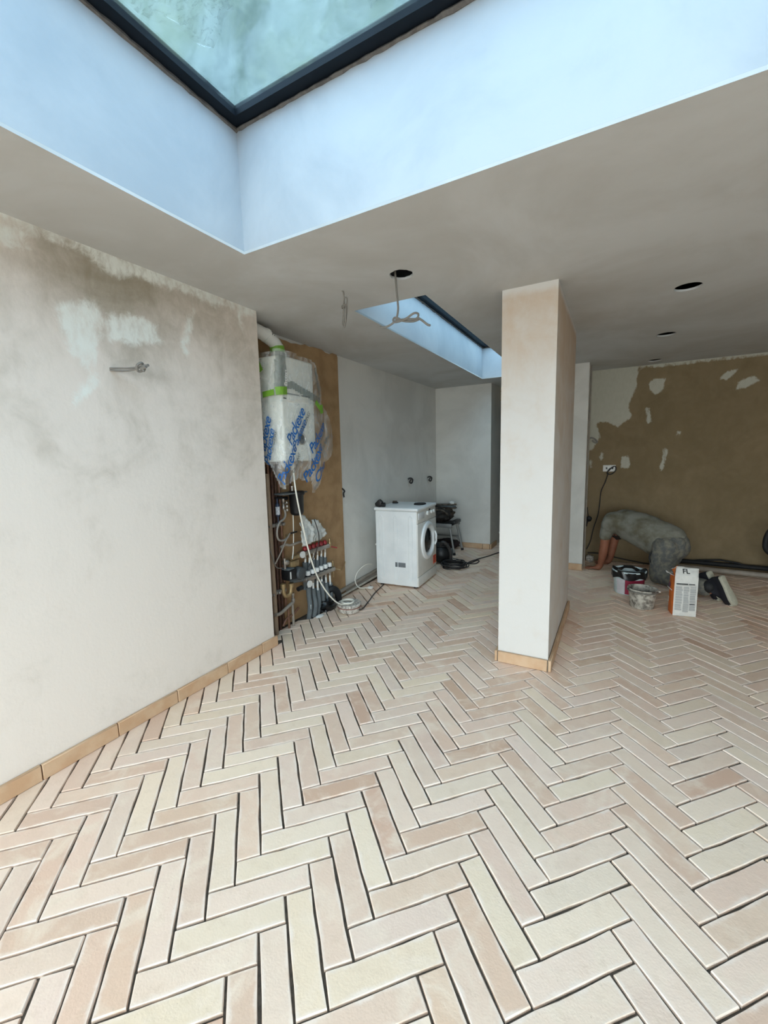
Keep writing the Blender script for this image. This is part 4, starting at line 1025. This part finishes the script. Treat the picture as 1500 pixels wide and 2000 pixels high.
# ---------------- cables at walls and ceiling
kn = thing('knotted_cable', (-2.16, 1.28, 1.84), 'grey cable knotted at its end, sticking out of the left wall', 'cable')
xw = -2.178
MB().blob((xw-.002, 1.21, 1.868), (.006, .016, .016), 12, 8, .3, 1).build('wall_hole', mat('hole_dark', srgb(80, 74, 68), .9), kn)
for dz in (.006, -.006): MB().tube(spl([(xw-.02, 1.205, 1.868+dz*.4), (xw+.03, 1.225, 1.862+dz), (xw+.09, 1.245, 1.858+dz), (xw+.145, 1.26, 1.86+dz*.6)], 4), .0045, 7).build('core', M_cable, kn)
K = Vector((xw+.165, 1.263, 1.861))
MB().tube(spl([K+Vector(q) for q in ((-.03, -.004, 0), (0, .014, .010), (.016, .0, .020), (.006, -.016, .006), (-.008, -.004, -.016), (.008, .016, -.008), (.024, .008, .006))], 5), .0062, 7).build('knot', M_cable, kn)
MB().tube([K+Vector((.010, .004, .006)), K+Vector((.055, .008, .006))], .0065, 7).build('tail', M_cable, kn); MB().tube([K+Vector((.010, -.002, -.006)), K+Vector((.050, .0, -.002))], .0065, 7).build('tail', M_cable, kn); MB().tube([K+Vector((.026, .0, -.006)), K+Vector((.030, .0, -.022))], .005, 7).build('tail', M_cable, kn)
cb = thing('tied_cable', (-1.473, 2.226, 2.17), 'bundled grey cable hanging from the ceiling, folded and tied', 'cable')
c0 = Vector((-1.473, 2.226, 2.40))
MB().tube(spl([c0+Vector(q) for q in ((-.012, 0, .004), (0, 0, -.004), (.004, 0, -.03), (.002, .002, -.07), (-.006, 0, -.15), (-.012, 0, -.19), (-.004, .002, -.207), (.008, 0, -.19), (.020, .004, -.11), (.026, 0, -.055), (.018, -.004, -.042), (.006, -.004, -.06), (.0, -.004, -.17), (.006, -.006, -.200), (.014, -.006, -.17), (.020, -.006, -.09))], 6), .0046, 7).build('strand', M_cable, cb)
for k in range(2): MB().tube(spl([c0+Vector((.004+.016*math.cos(a), .012*math.sin(a), -.085-.008*k+.004*math.cos(a))) for a in [q*PI/4 for q in range(8)]], 3, True), .0034, 6).build('tie', M_cable, cb)
hg = thing('hanging_cable', (-1.10, 2.22, 2.13), 'grey cable hanging from the round ceiling hole, ending in a bow', 'cable')
hc = Vector((-1.118, 2.222, 2.40))
MB().tube(spl([hc+Vector(q) for q in ((-.004, .0, .05), (0, 0, 0), (.004, 0, -.06), (.010, 0, -.13), (.012, 0, -.17), (.006, .0, -.205), (-.002, 0, -.225), (.0, 0, -.24))], 6), .0058, 7).build('drop', M_cable, hg)
b0 = hc+Vector((.0, 0, -.232))
MB().tube(spl([b0+Vector(q) for q in ((-.105, .0, -.018), (-.07, 0, -.022), (-.035, 0, -.014), (.0, 0, .0), (.06, .004, .0), (.12, .004, -.008), (.135, .0, .012), (.11, -.004, .020), (.06, -.004, .0), (.0, -.004, -.008), (-.02, 0, .006), (-.012, 0, .018), (.01, 0, .012), (.04, .006, -.006), (.10, .006, -.018), (.135, .004, -.014))], 6), .0060, 7).build('bow', M_cable, hg)
MB().tube(spl([b0+Vector(q) for q in ((.132, .004, -.006), (.16, .0, -.026), (.19, 0, -.052), (.205, 0, -.058))], 5), .0062, 7).build('end', M_cable, hg)
# sockets and leads on the back wall
sk = thing('wall_socket', (-.067, 5.99, 1.15), 'white double socket box on the brown back wall with a lead hanging out', 'socket')
MB().box(-.137, .005, 5.985, 6.0, 1.15, 1.232).build('plate', M_whitep, sk, bev=.006)
for x_ in (-.105, -.04): MB().box(x_, x_+.018, 5.982, 5.985, 1.18, 1.205).build('outlet', M_blk, sk, smooth=False)
MB().tube(spl([(-.07, 5.98, 1.16), (-.04, 5.95, 1.20), (.0, 5.95, 1.215), (.005, 5.95, 1.165), (-.04, 5.95, 1.12), (-.085, 5.95, 1.13), (-.06, 5.95, 1.185), (-.02, 5.95, 1.20)], 5), .007, 7).build('lead_knot', M_dcable, sk)
cable('socket_lead', [(-.075, 5.955, 1.13), (-.10, 5.97, 1.03), (-.145, 5.975, .90), (-.155, 5.975, .75), (-.17, 5.975, .60), (-.215, 5.975, .42), (-.245, 5.975, .25), (-.285, 5.97, .14)], .006, M_dcable, 'dark lead running down the brown wall from the socket to the corner')
cable('corner_cable', [(-.298, 5.72, 1.56), (-.27, 5.72, 1.57), (-.235, 5.73, 1.555), (-.205, 5.74, 1.52), (-.225, 5.74, 1.51), (-.26, 5.73, 1.54)], .010, M_cable, 'stub of grey cable sticking out beside the white divider edge')
pk = thing('plug_adaptor', (-.27, 5.75, .55), 'black plug and cable lump hanging at the white divider corner', 'plug')
MB().blob((-.262, 5.75, .575), (.038, .035, .032), 14, 9, .4, 3).build('plug', M_blk2, pk); MB().tube(spl([(-.285, 5.75, .72), (-.275, 5.75, .64), (-.265, 5.75, .59)], 4), .005, 6).build('lead', M_dcable, pk); MB().tube(spl([(-.27, 5.75, .56), (-.285, 5.74, .52), (-.29, 5.73, .48)], 4), .012, 6).build('tail', M_blk2, pk)
pipe('corner_conduit', [(-.290, 5.62, 0), (-.290, 5.62, 2.40)], .008, M_greyp, 'thin grey conduit running up the side of the white divider')
cable('floor_lead', [(-.27, 5.93, .10), (-.10, 5.95, .10), (.05, 5.93, .07), (.25, 5.93, .04), (.42, 5.90, .03)], .008, M_dcable, 'dark lead lying along the foot of the brown wall behind the person')
tag(MB().blob((-.24, 5.90, .03), (.05, .05, .05), 12, 8, .4, 7).build('mortar_heap', M_tub), 'small pale heap of rubble at the corner of the brown wall', 'rubble')
# long pipes at the back wall foot
pipe('long_grey_pipe', [(.58, 5.86, .045), (1.05, 5.80, .045), (2.6, 5.66, .045)], .030, M_greyp, 'long pale grey pipe lying on the floor in front of the brown wall', n=14)
pipe('long_black_pipe', [(.62, 5.94, .095), (1.2, 5.92, .09), (2.6, 5.86, .085)], .026, M_blk2, 'long black pipe resting behind the pale pipe at the brown wall', n=12)
pipe('thin_black_pipe', [(.55, 5.96, .05), (1.1, 5.93, .14), (1.5, 5.90, .075), (2.0, 5.90, .15)], .010, M_blk2, 'thin bowed black hose above the long black pipe')
bg_ = thing('black_holdall', (1.56, 5.55, 0), 'black rucksack with a curved handle at the right edge by the brown wall', 'bag')
MB().blob((1.68, 5.60, .27), (.20, .15, .26), 20, 14, .2, 4).build('body', mat('rucksack_grey', srgb(62, 62, 66), .8, 0, .2), bg_)
MB().tube(spl([(1.60, 5.58, .48), (1.50, 5.55, .60), (1.41, 5.53, .58), (1.372, 5.52, .47), (1.39, 5.52, .36), (1.52, 5.56, .27)], 6), .024, 10).build('handle', M_blk2, bg_)
# ---------------- tiler's buckets and adhesive bag
def bucket(nm, c, r0, r1, h_, m, lab): 
    t = thing(nm, c, lab, 'bucket'); x, y, _ = c
    MB().lathe([(r0-.006, 0.001), (r0, .008), (r1, h_-.012), (r1+.008, h_-.012), (r1+.008, h_), (r1-.002, h_), (r1-.006, h_-.01), (r0-.008, .02), (.005, .02)], (x, y, 0), 'z', 36).build('body', m, t)
    return t
B1 = bucket('paint_bucket', (.165, 4.72, 0), .125, .142, .235, mat('paint_tub_blue', srgb(198, 214, 216), .45, 0, .08), 'large pale tub with a crimson label and a black liner over its rim')
rr = random.Random(8)
def ringwall(c, f, n, m, a0=0, a1=2*PI): 
    V = []; F = []
    for j in range(m+1):
        for k in range(n+1):
            a = a0+(a1-a0)*k/n; r_, z_ = f(a, j/m); V.append((c[0]+r_*math.cos(a), c[1]+r_*math.sin(a), z_))
    for j in range(m):
        for k in range(n): F.append((j*(n+1)+k, j*(n+1)+k+1, (j+1)*(n+1)+k+1, (j+1)*(n+1)+k))
    return MB().add(V, F)
liner = lambda a, t: (.1525+.006*math.sin(9*a+t*3)-(.05*max(0, t-.75)*4 if t > .75 else 0), .165+.012*math.sin(5*a)+t*.10+(.006*math.sin(7*a) if t > .5 else 0)-(.05*(t-.75)*4 if t > .75 else 0))
ringwall(B1['_o'], liner, 60, 10).build('liner', M_bin, B1)
MB().lathe([(.10, .19), (.01, .192)], (.165, 4.72, 0), 'z', 30, caps=False).build('contents', mat('dark_contents', srgb(30, 30, 32), .4), B1)
lb = ringwall(B1['_o'], lambda a, t: (.1262+(.0165)*(.012+t*.145)/.235+.001, .012+t*.145), 20, 3, math.radians(-105), math.radians(-10)).build('label', mat('crimson_label', srgb(150, 26, 62), .5, 0, .06), B1)
ringwall(B1['_o'], lambda a, t: (.1262+(.0165)*(.012+t*.145)/.235+.0012, .012+t*.145), 6, 3, math.radians(-140), math.radians(-107)).build('label', mat('pale_label', srgb(206, 200, 204), .5, 0, .06), B1)
for k in range(4): ringwall(B1['_o'], lambda a, t: (.1296+.002, .040+t*.018), 3, 1, math.radians(-76+k*6), math.radians(-73+k*6)).build('print', M_whitep, lb)
B2 = bucket('mixing_bucket', (.262, 4.31, 0), .095, .112, .178, mat('mortar_spatter', srgb(186, 180, 168), .7, 0, .4, 26, srgb(92, 86, 78), .5, 45), 'small translucent bucket caked with grey and white mortar')
MB().lathe([(.119, .150), (.124, .154), (.124, .160), (.119, .164)], (.262, 4.31, 0), 'z', 30, caps=False).build('rim_band', mat('rim_grey', srgb(120, 116, 108), .6, 0, .2, 40), B2)
MB().lathe([(.100, .12), (.05, .13), (.005, .128)], (.262, 4.31, 0), 'z', 30, caps=False).build('mortar', mat('wet_mortar', srgb(84, 80, 74), .8), B2)
MB().tube(spl([(.262-.122, 4.31, .155), (.262-.10, 4.31-.06, .172), (.262+.02, 4.31-.115, .178), (.262+.10, 4.31-.07, .172), (.262+.122, 4.31, .155)], 6), .003, 6).build('handle', M_blk, B2)
MB().box(.365, .40, 4.29, 4.315, .155, .168).build('lug', M_tub, B2, bev=.004)
# adhesive bag
ab = thing('adhesive_bag', (.53, 4.22, 0), 'open orange and white paper bag of tile adhesive standing on the floor', 'bag')
M_bagw = mat('bag_white', srgb(214, 212, 206), .6, 0, .06, 20, None, .3, 18); M_bago = mat('bag_orange', srgb(208, 108, 42), .6, 0, .08, 20, None, .3, 18)
R_ = Matrix.Translation((.482, 4.185, 0)) @ Matrix.Rotation(math.radians(10), 4, 'Z')   # local: x along the white face, -y to the camera
wb, db, hb = .168, .125, .345
def bagface(u0, v0, u1, v1, n=10, m=16, top=0.0, bulge=.012, sd=0):
    V = []; F = []
    for j in range(m+1):
        for k in range(n+1):
            a = k/n; t = j/m; x = u0+(u1-u0)*a; y_ = v0+(v1-v0)*a
            nx, ny = (v1-v0), -(u1-u0); l = math.hypot(nx, ny); q = bulge*math.sin(PI*a)*math.sin(PI*min(1, t*1.1))+.006*mnoise.noise(Vector((a*3+sd, t*4, sd)))*math.sin(PI*a)
            V.append((x+nx/l*q, y_+ny/l*q, .002+t*(hb+top*(.5+.5*math.sin(a*5+sd)))))
    for j in range(m):
        for k in range(n): F.append((j*(n+1)+k, j*(n+1)+k+1, (j+1)*(n+1)+k+1, (j+1)*(n+1)+k))
    return MB().add(V, F)
f_ = bagface(0, 0, wb, 0, sd=1); fr_ = f_.build('front_face', M_bagw, ab, M=R_, angle=80)
bagface(0, db, 0, 0, sd=2).build('left_face', M_bago, ab, M=R_, angle=80)
bagface(wb, 0, wb, db, sd=3).build('right_face', M_bago, ab, M=R_, angle=80)
bagface(wb, db, 0, db, sd=4).build('rear_face', M_bagw, ab, M=R_, angle=80)
MB().box(.004, wb-.004, .004, db-.004, .002, .26).build('powder', mat('adhesive_powder', srgb(120, 114, 104), .95), ab, M=R_, smooth=False)
def flap(pts, m, nm='flap', amp=.009):
    A, B, C_, D = [Vector(q) for q in pts]; nu, nv = 9, 6; V = []; F = []
    nn = (B-A).cross(D-A).normalized()
    for j_ in range(nv+1):
        for i_ in range(nu+1):
            a, b = i_/nu, j_/nv
            q = (A*(1-a)+B*a)*(1-b)+(D*(1-a)+C_*a)*b
            V.append(q+nn*amp*(b if b < .5 else 1)*(mnoise.noise(q*34)+.6*mnoise.noise(q*80))+Vector((0, 0, amp*.8*b*mnoise.noise(Vector((a*7, 1, hb))))))
    for j_ in range(nv):
        for i_ in range(nu): F.append((j_*(nu+1)+i_, j_*(nu+1)+i_+1, (j_+1)*(nu+1)+i_+1, (j_+1)*(nu+1)+i_))
    o = MB().add(V, F).build(nm, m, ab, M=R_, angle=35)
    md = o.modifiers.new('solid', 'SOLIDIFY'); md.thickness = .002
    return o
flap([(0, 0, hb), (wb, 0, hb), (wb+.012, .045, hb+.065), (.02, .05, hb+.075)], M_bagw)
flap([(.02, .05, hb+.075), (wb+.012, .045, hb+.065), (wb, db, hb+.04), (0, db, hb+.03)], M_bagw)
flap([(0, .02, hb+.0), (0, db, hb+.0), (-.045, db*.7, hb+.03), (-.05, .05, hb+.022)], M_bagw)
flap([(0, .01, hb-.005), (.012, .05, hb+.07), (.04, db*.6, hb+.08), (.005, db, hb+.03)], M_bago)
V, F = text_mesh('FL', .055)
MB().add([(.055+v.x, .05*(.30+.75*v.y/.055*.9)-.010, hb+.075*(.30+.75*v.y/.055*.9)+.004) for v in V], F).build('print', M_blk, ab, M=R_, smooth=False)
M_pg = mat('small_print_grey', srgb(170, 170, 168), .7, 0, .06, 200)
rr = random.Random(6)
fx = lambda x, z: -(.0125*math.sin(PI*x/wb)*math.sin(PI*min(1, z/hb*1.1)))-.0045
def bar(x0, x1, z0, z1, m):
    n = 4; V = []; F = []
    for k in range(n+1):
        x = x0+(x1-x0)*k/n; V += [(x, fx(x, z0), z0), (x, fx(x, z1), z1)]
    for k in range(n): F.append((2*k, 2*k+2, 2*k+3, 2*k+1))
    return MB().add(V, F).build('print', m, fr_, M=R_, smooth=False)
bar(.012, .095, .278, .288, M_blk); bar(.10, .145, .279, .286, M_blk); bar(.012, .155, .272, .2735, M_blk)
for x0, x1 in ((.010, .058), (.066, .106), (.112, .158)):
    z_ = .262
    while z_ > .055:
        h_ = rr.uniform(.010, .022); bar(x0, x1-rr.uniform(0, .008), z_-h_, z_, M_pg); z_ -= h_+rr.uniform(.002, .006)
bar(.112, .150, .110, .116, M_blk)
V, F = text_mesh('xt', .05)
MB().add([(-.0155+.0, .085-v.x*.0-v.y*.0-.0+(-v.y)*.9, .10+v.x*1.2) for v in V], F).build('print', M_whitep, ab, M=R_, smooth=False)
MB().lathe([(.022, 0), (.022, .001)], (-.0165, .07, .255), 'x', 18).build('emblem', mat('emblem_violet', srgb(108, 72, 92), .6), ab, M=R_)
MB().box(-.0165, -.015, .004, db-.004, .218, .226).build('print', M_whitep, ab, M=R_, smooth=False)

# ---------------- the kneeling person
pe = thing('person', (.45, 5.25, 0), 'person on hands and knees in a pale T-shirt and dusty grey work trousers', 'person')
M_skin = mat('skin', srgb(146, 92, 68), .55, 0, .08, 12)
M_shirt = mat('pale_shirt', srgb(130, 129, 119), .9, 0, .12, 7, srgb(94, 89, 72), .3, 26)
M_trs = mat('dusty_trousers', srgb(88, 89, 87), .9, 0, .3, 26, srgb(124, 119, 105), .4, 24)
BV = [(.52, 5.25, .435), (.40, 5.33, .50), (.25, 5.42, .565), (.09, 5.53, .595), (.05, 5.60, .57), (.045, 5.66, .54), (.05, 5.71, .49), (.045, 5.73, .44),
      (-.005, 5.42, .62), (-.055, 5.45, .50), (-.07, 5.46, .345), (-.085, 5.475, .21), (-.105, 5.495, .075), (-.13, 5.50, .032),
      (.10, 5.70, .60), (.05, 5.79, .46), (.03, 5.81, .33), (-.01, 5.82, .08), (-.04, 5.825, .032),
      (.49, 5.15, .42), (.46, 5.13, .25), (.435, 5.135, .085), (.60, 4.99, .085), (.765, 4.835, .095), (.83, 4.775, .085),
      (.56, 5.33, .42), (.52, 5.33, .25), (.48, 5.33, .085), (.59, 5.16, .085), (.69, 5.0, .095), (.74, 4.93, .085)]
BE = [(0, 1), (1, 2), (2, 3), (3, 4), (4, 5), (5, 6), (6, 7), (3, 8), (8, 9), (9, 10), (10, 11), (11, 12), (12, 13), (3, 14), (14, 15), (15, 16), (16, 17), (17, 18),
      (0, 19), (19, 20), (20, 21), (21, 22), (22, 23), (23, 24), (0, 25), (25, 26), (26, 27), (27, 28), (28, 29), (29, 30)]
BR = [.09, .09, .10, .10, .07, .055, .075, .065, .065, .055, .050, .048, .034, .036, .065, .055, .050, .034, .036, .07, .06, .05, .040, .030, .028, .07, .06, .05, .040, .030, .028]
bd = MB()
for chain in ((0, 1, 2, 3, 4, 5, 6), (3, 8, 9, 10, 11, 12, 13), (3, 14, 15, 16, 17, 18), (0, 19, 20, 21, 22, 23, 24), (0, 25, 26, 27, 28, 29, 30)):
    limb(bd, [BV[q] for q in chain], [BR[q] for q in chain])
bd.blob((.05, 5.72, .465), (.085, .090, .108), 18, 12)
HANDS = ((-.13, 5.50, -1), (-.04, 5.825, 1))
for hx, hy, sgn in HANDS:      # palms flat on the floor, five spread fingers each
    bd.blob((hx-.018, hy, .024), (.050, .042, .021), 14, 9)
    for k, (ln_, an) in enumerate(((.074, .34), (.086, .12), (.080, -.09), (.062, -.32))):
        a2 = an*sgn; bx_, by_ = hx-.05, hy-.075*an*sgn
        limb(bd, [(bx_, by_, .022), (bx_-ln_*.45*math.cos(a2), by_-ln_*.45*math.sin(a2), .023), (bx_-ln_*math.cos(a2), by_-ln_*math.sin(a2), .011)], [.0105, .0098, .0080], 8)
    limb(bd, [(hx+.005, hy-sgn*.034, .022), (hx-.022, hy-sgn*.060, .018), (hx-.052, hy-sgn*.070, .012)], [.013, .0115, .0085], 8)
remesh(bd, 'body', M_skin, pe, .0052, 5)
# head detail sits between the arms: hair, nose and ears
MB().blob((.065, 5.725, .445), (.088, .088, .10), 18, 12, .15, 5).build('hair', mat('dark_hair', srgb(44, 36, 32), .8), pe)
MB().blob((-.025, 5.765, .49), (.016, .014, .022), 10, 8).build('nose', M_skin, pe)
for s_ in (-1, 1): MB().blob((.05+s_*.052, 5.72+s_*.070, .47), (.012, .016, .028), 10, 8).build('ear', M_skin, pe)
# T-shirt
SV = [(.53, 5.245, .46), (.42, 5.315, .495), (.27, 5.41, .545), (.12, 5.51, .575), (.05, 5.57, .575), (-.005, 5.42, .62), (-.05, 5.445, .515), (-.064, 5.455, .43), (.11, 5.69, .60), (.06, 5.78, .47), (.045, 5.80, .42)]
SE = [(0, 1), (1, 2), (2, 3), (3, 4), (3, 5), (5, 6), (6, 7), (3, 8), (8, 9), (9, 10)]
SR = [.20, .205, .205, .20, .11, .10, .078, .072, .10, .078, .072]
def sag(p):
    t = max(0, min(1, (.45-p.z)/.12))
    return Vector((p.x+.006*mnoise.noise(p*14), p.y+.006*mnoise.noise(p*14+Vector((5, 0, 0))), p.z-(.06*t if .08 < p.x < .46 and p.y < 5.65 else 0)+.008*mnoise.noise(p*11+Vector((0, 7, 0)))))
sh = MB()
limb(sh, SV[:5], [.165, .17, .175, .165, .11], 20); limb(sh, [SV[3], SV[5], SV[6], SV[7]], [.13, .092, .074, .068]); limb(sh, [SV[3], SV[8], SV[9], SV[10]], [.13, .092, .074, .068])
remesh(sh, 'shirt', M_shirt, pe, .012, 8, sag)
# trousers, ending above the shoes
TV = [(.56, 5.23, .40), (.50, 5.265, .455), (.50, 5.14, .39), (.475, 5.125, .25), (.45, 5.13, .105), (.60, 4.99, .10), (.785, 4.815, .105), (.585, 5.335, .39), (.54, 5.34, .25), (.49, 5.335, .105), (.59, 5.16, .10), (.705, 4.98, .105)]
TE = [(0, 1), (0, 2), (2, 3), (3, 4), (4, 5), (5, 6), (0, 7), (7, 8), (8, 9), (9, 10), (10, 11)]
TR_ = [.205, .185, .165, .145, .118, .095, .088, .165, .145, .118, .095, .088]
cr_ = lambda p: p+Vector((mnoise.noise(p*16), mnoise.noise(p*16+Vector((4, 0, 0))), mnoise.noise(p*16+Vector((0, 9, 0)))))*.010
tq = MB()
tq.blob((.555, 5.235, .405), (.165, .185, .165), 20, 14)
for ch in ((1, 0), (2, 3, 4), (4, 5, 6), (7, 8, 9), (9, 10, 11)):
    limb(tq, [TV[q] for q in ch], [{0: .15, 1: .15, 2: .135, 3: .118, 4: .095, 5: .082, 6: .078, 7: .135, 8: .118, 9: .095, 10: .082, 11: .078}[q] for q in ch], 16)
trs = remesh(tq, 'trousers', M_trs, pe, .012, 6, lambda p: Vector((cr_(p).x, cr_(p).y, max(.004, cr_(p).z))))
MB().tube(spl([(.372, 5.09, .36), (.352, 5.085, .30), (.362, 5.075, .24)], 4), .008, 6).build('pocket_edge', M_blk2, trs)
# shoes: toes on the floor, soles turned back
M_shoe = mat('black_shoe', srgb(24, 24, 32), .6); M_sole = mat('pale_sole', srgb(182, 178, 160), .7, 0, .08, 30)
def shoe(toe, heel, ankle, nrm):
    toe, heel, ankle = Vector(toe), Vector(heel), Vector(ankle)
    l = (toe-heel); ln_ = l.length; l.normalize(); n_ = Vector(nrm); n_ = (n_-l*n_.dot(l)).normalized(); w_ = l.cross(n_)
    half = [(0, .0), (.02, .022), (.06, .031), (.35, .029), (.6, .037), (.78, .042), (.92, .034), (.985, .015), (1, 0)]
    pts = [(t, s) for t, s in half]+[(t, -s) for t, s in reversed(half[1:-1])]
    so_ = MB(); V = []
    up = MB()
    def ring(h, k, sh=0, tmax=1.0): return [heel+l*ln_*(min(t, tmax)*(1) )+w_*s*k-n_*h+(-l*sh) for t, s in pts]
    n = len(pts)
    A, B = ring(0, 1), ring(.026, 1.03)
    so_.add(A+B, [tuple(range(n)), tuple(reversed(range(n, 2*n)))]+[(i, (i+1) % n, n+(i+1) % n, n+i) for i in range(n)])
    s = so_.build('sole', M_sole, None, bev=.003, seg=1) if False else None
    root = None
    rings = [ring(.022, .98), ring(.045, .97), ring(.075, .80, 0, .93), ring(.095, .62, 0, .70), ]
    # collar ring round the ankle
    ax = (ankle-(heel+l*ln_*.18)).normalized()
    top = [ankle+w_*s*1.15+l*(min(t, .45)-.20)*ln_*.42 for t, s in pts]
    rings.append(top)
    F = []
    for r in range(len(rings)-1):
        for i in range(n): F.append((r*n+i, r*n+(i+1) % n, (r+1)*n+(i+1) % n, (r+1)*n+i))
    F += [tuple(reversed(range(n))), tuple(range((len(rings)-1)*n, len(rings)*n))]
    u = up.add([q for r in rings for q in r], F).build('shoe', M_shoe, pe, angle=60)
    so_.build('sole', M_sole, u, bev=.004, seg=2)
    MB().tube([heel+l*ln_*.95-n_*.028-w_*.03, heel+l*ln_*1.0-n_*.03, heel+l*ln_*.95-n_*.028+w_*.03], .012, 8).build('toe_cap', M_sole, u)
    return u
for a_ in ((.815, 4.79, .12), (.745, 4.93, .12)): MB().blob(a_, (.062, .062, .062), 14, 10).build('sock', M_blk2, pe)
shoe((1.005, 4.655, .012), (.895, 4.715, .262), (.80, 4.80, .135), (.72, -.62, .25))
shoe((.935, 4.785, .012), (.825, 4.85, .262), (.735, 4.935, .135), (.72, -.62, .25))
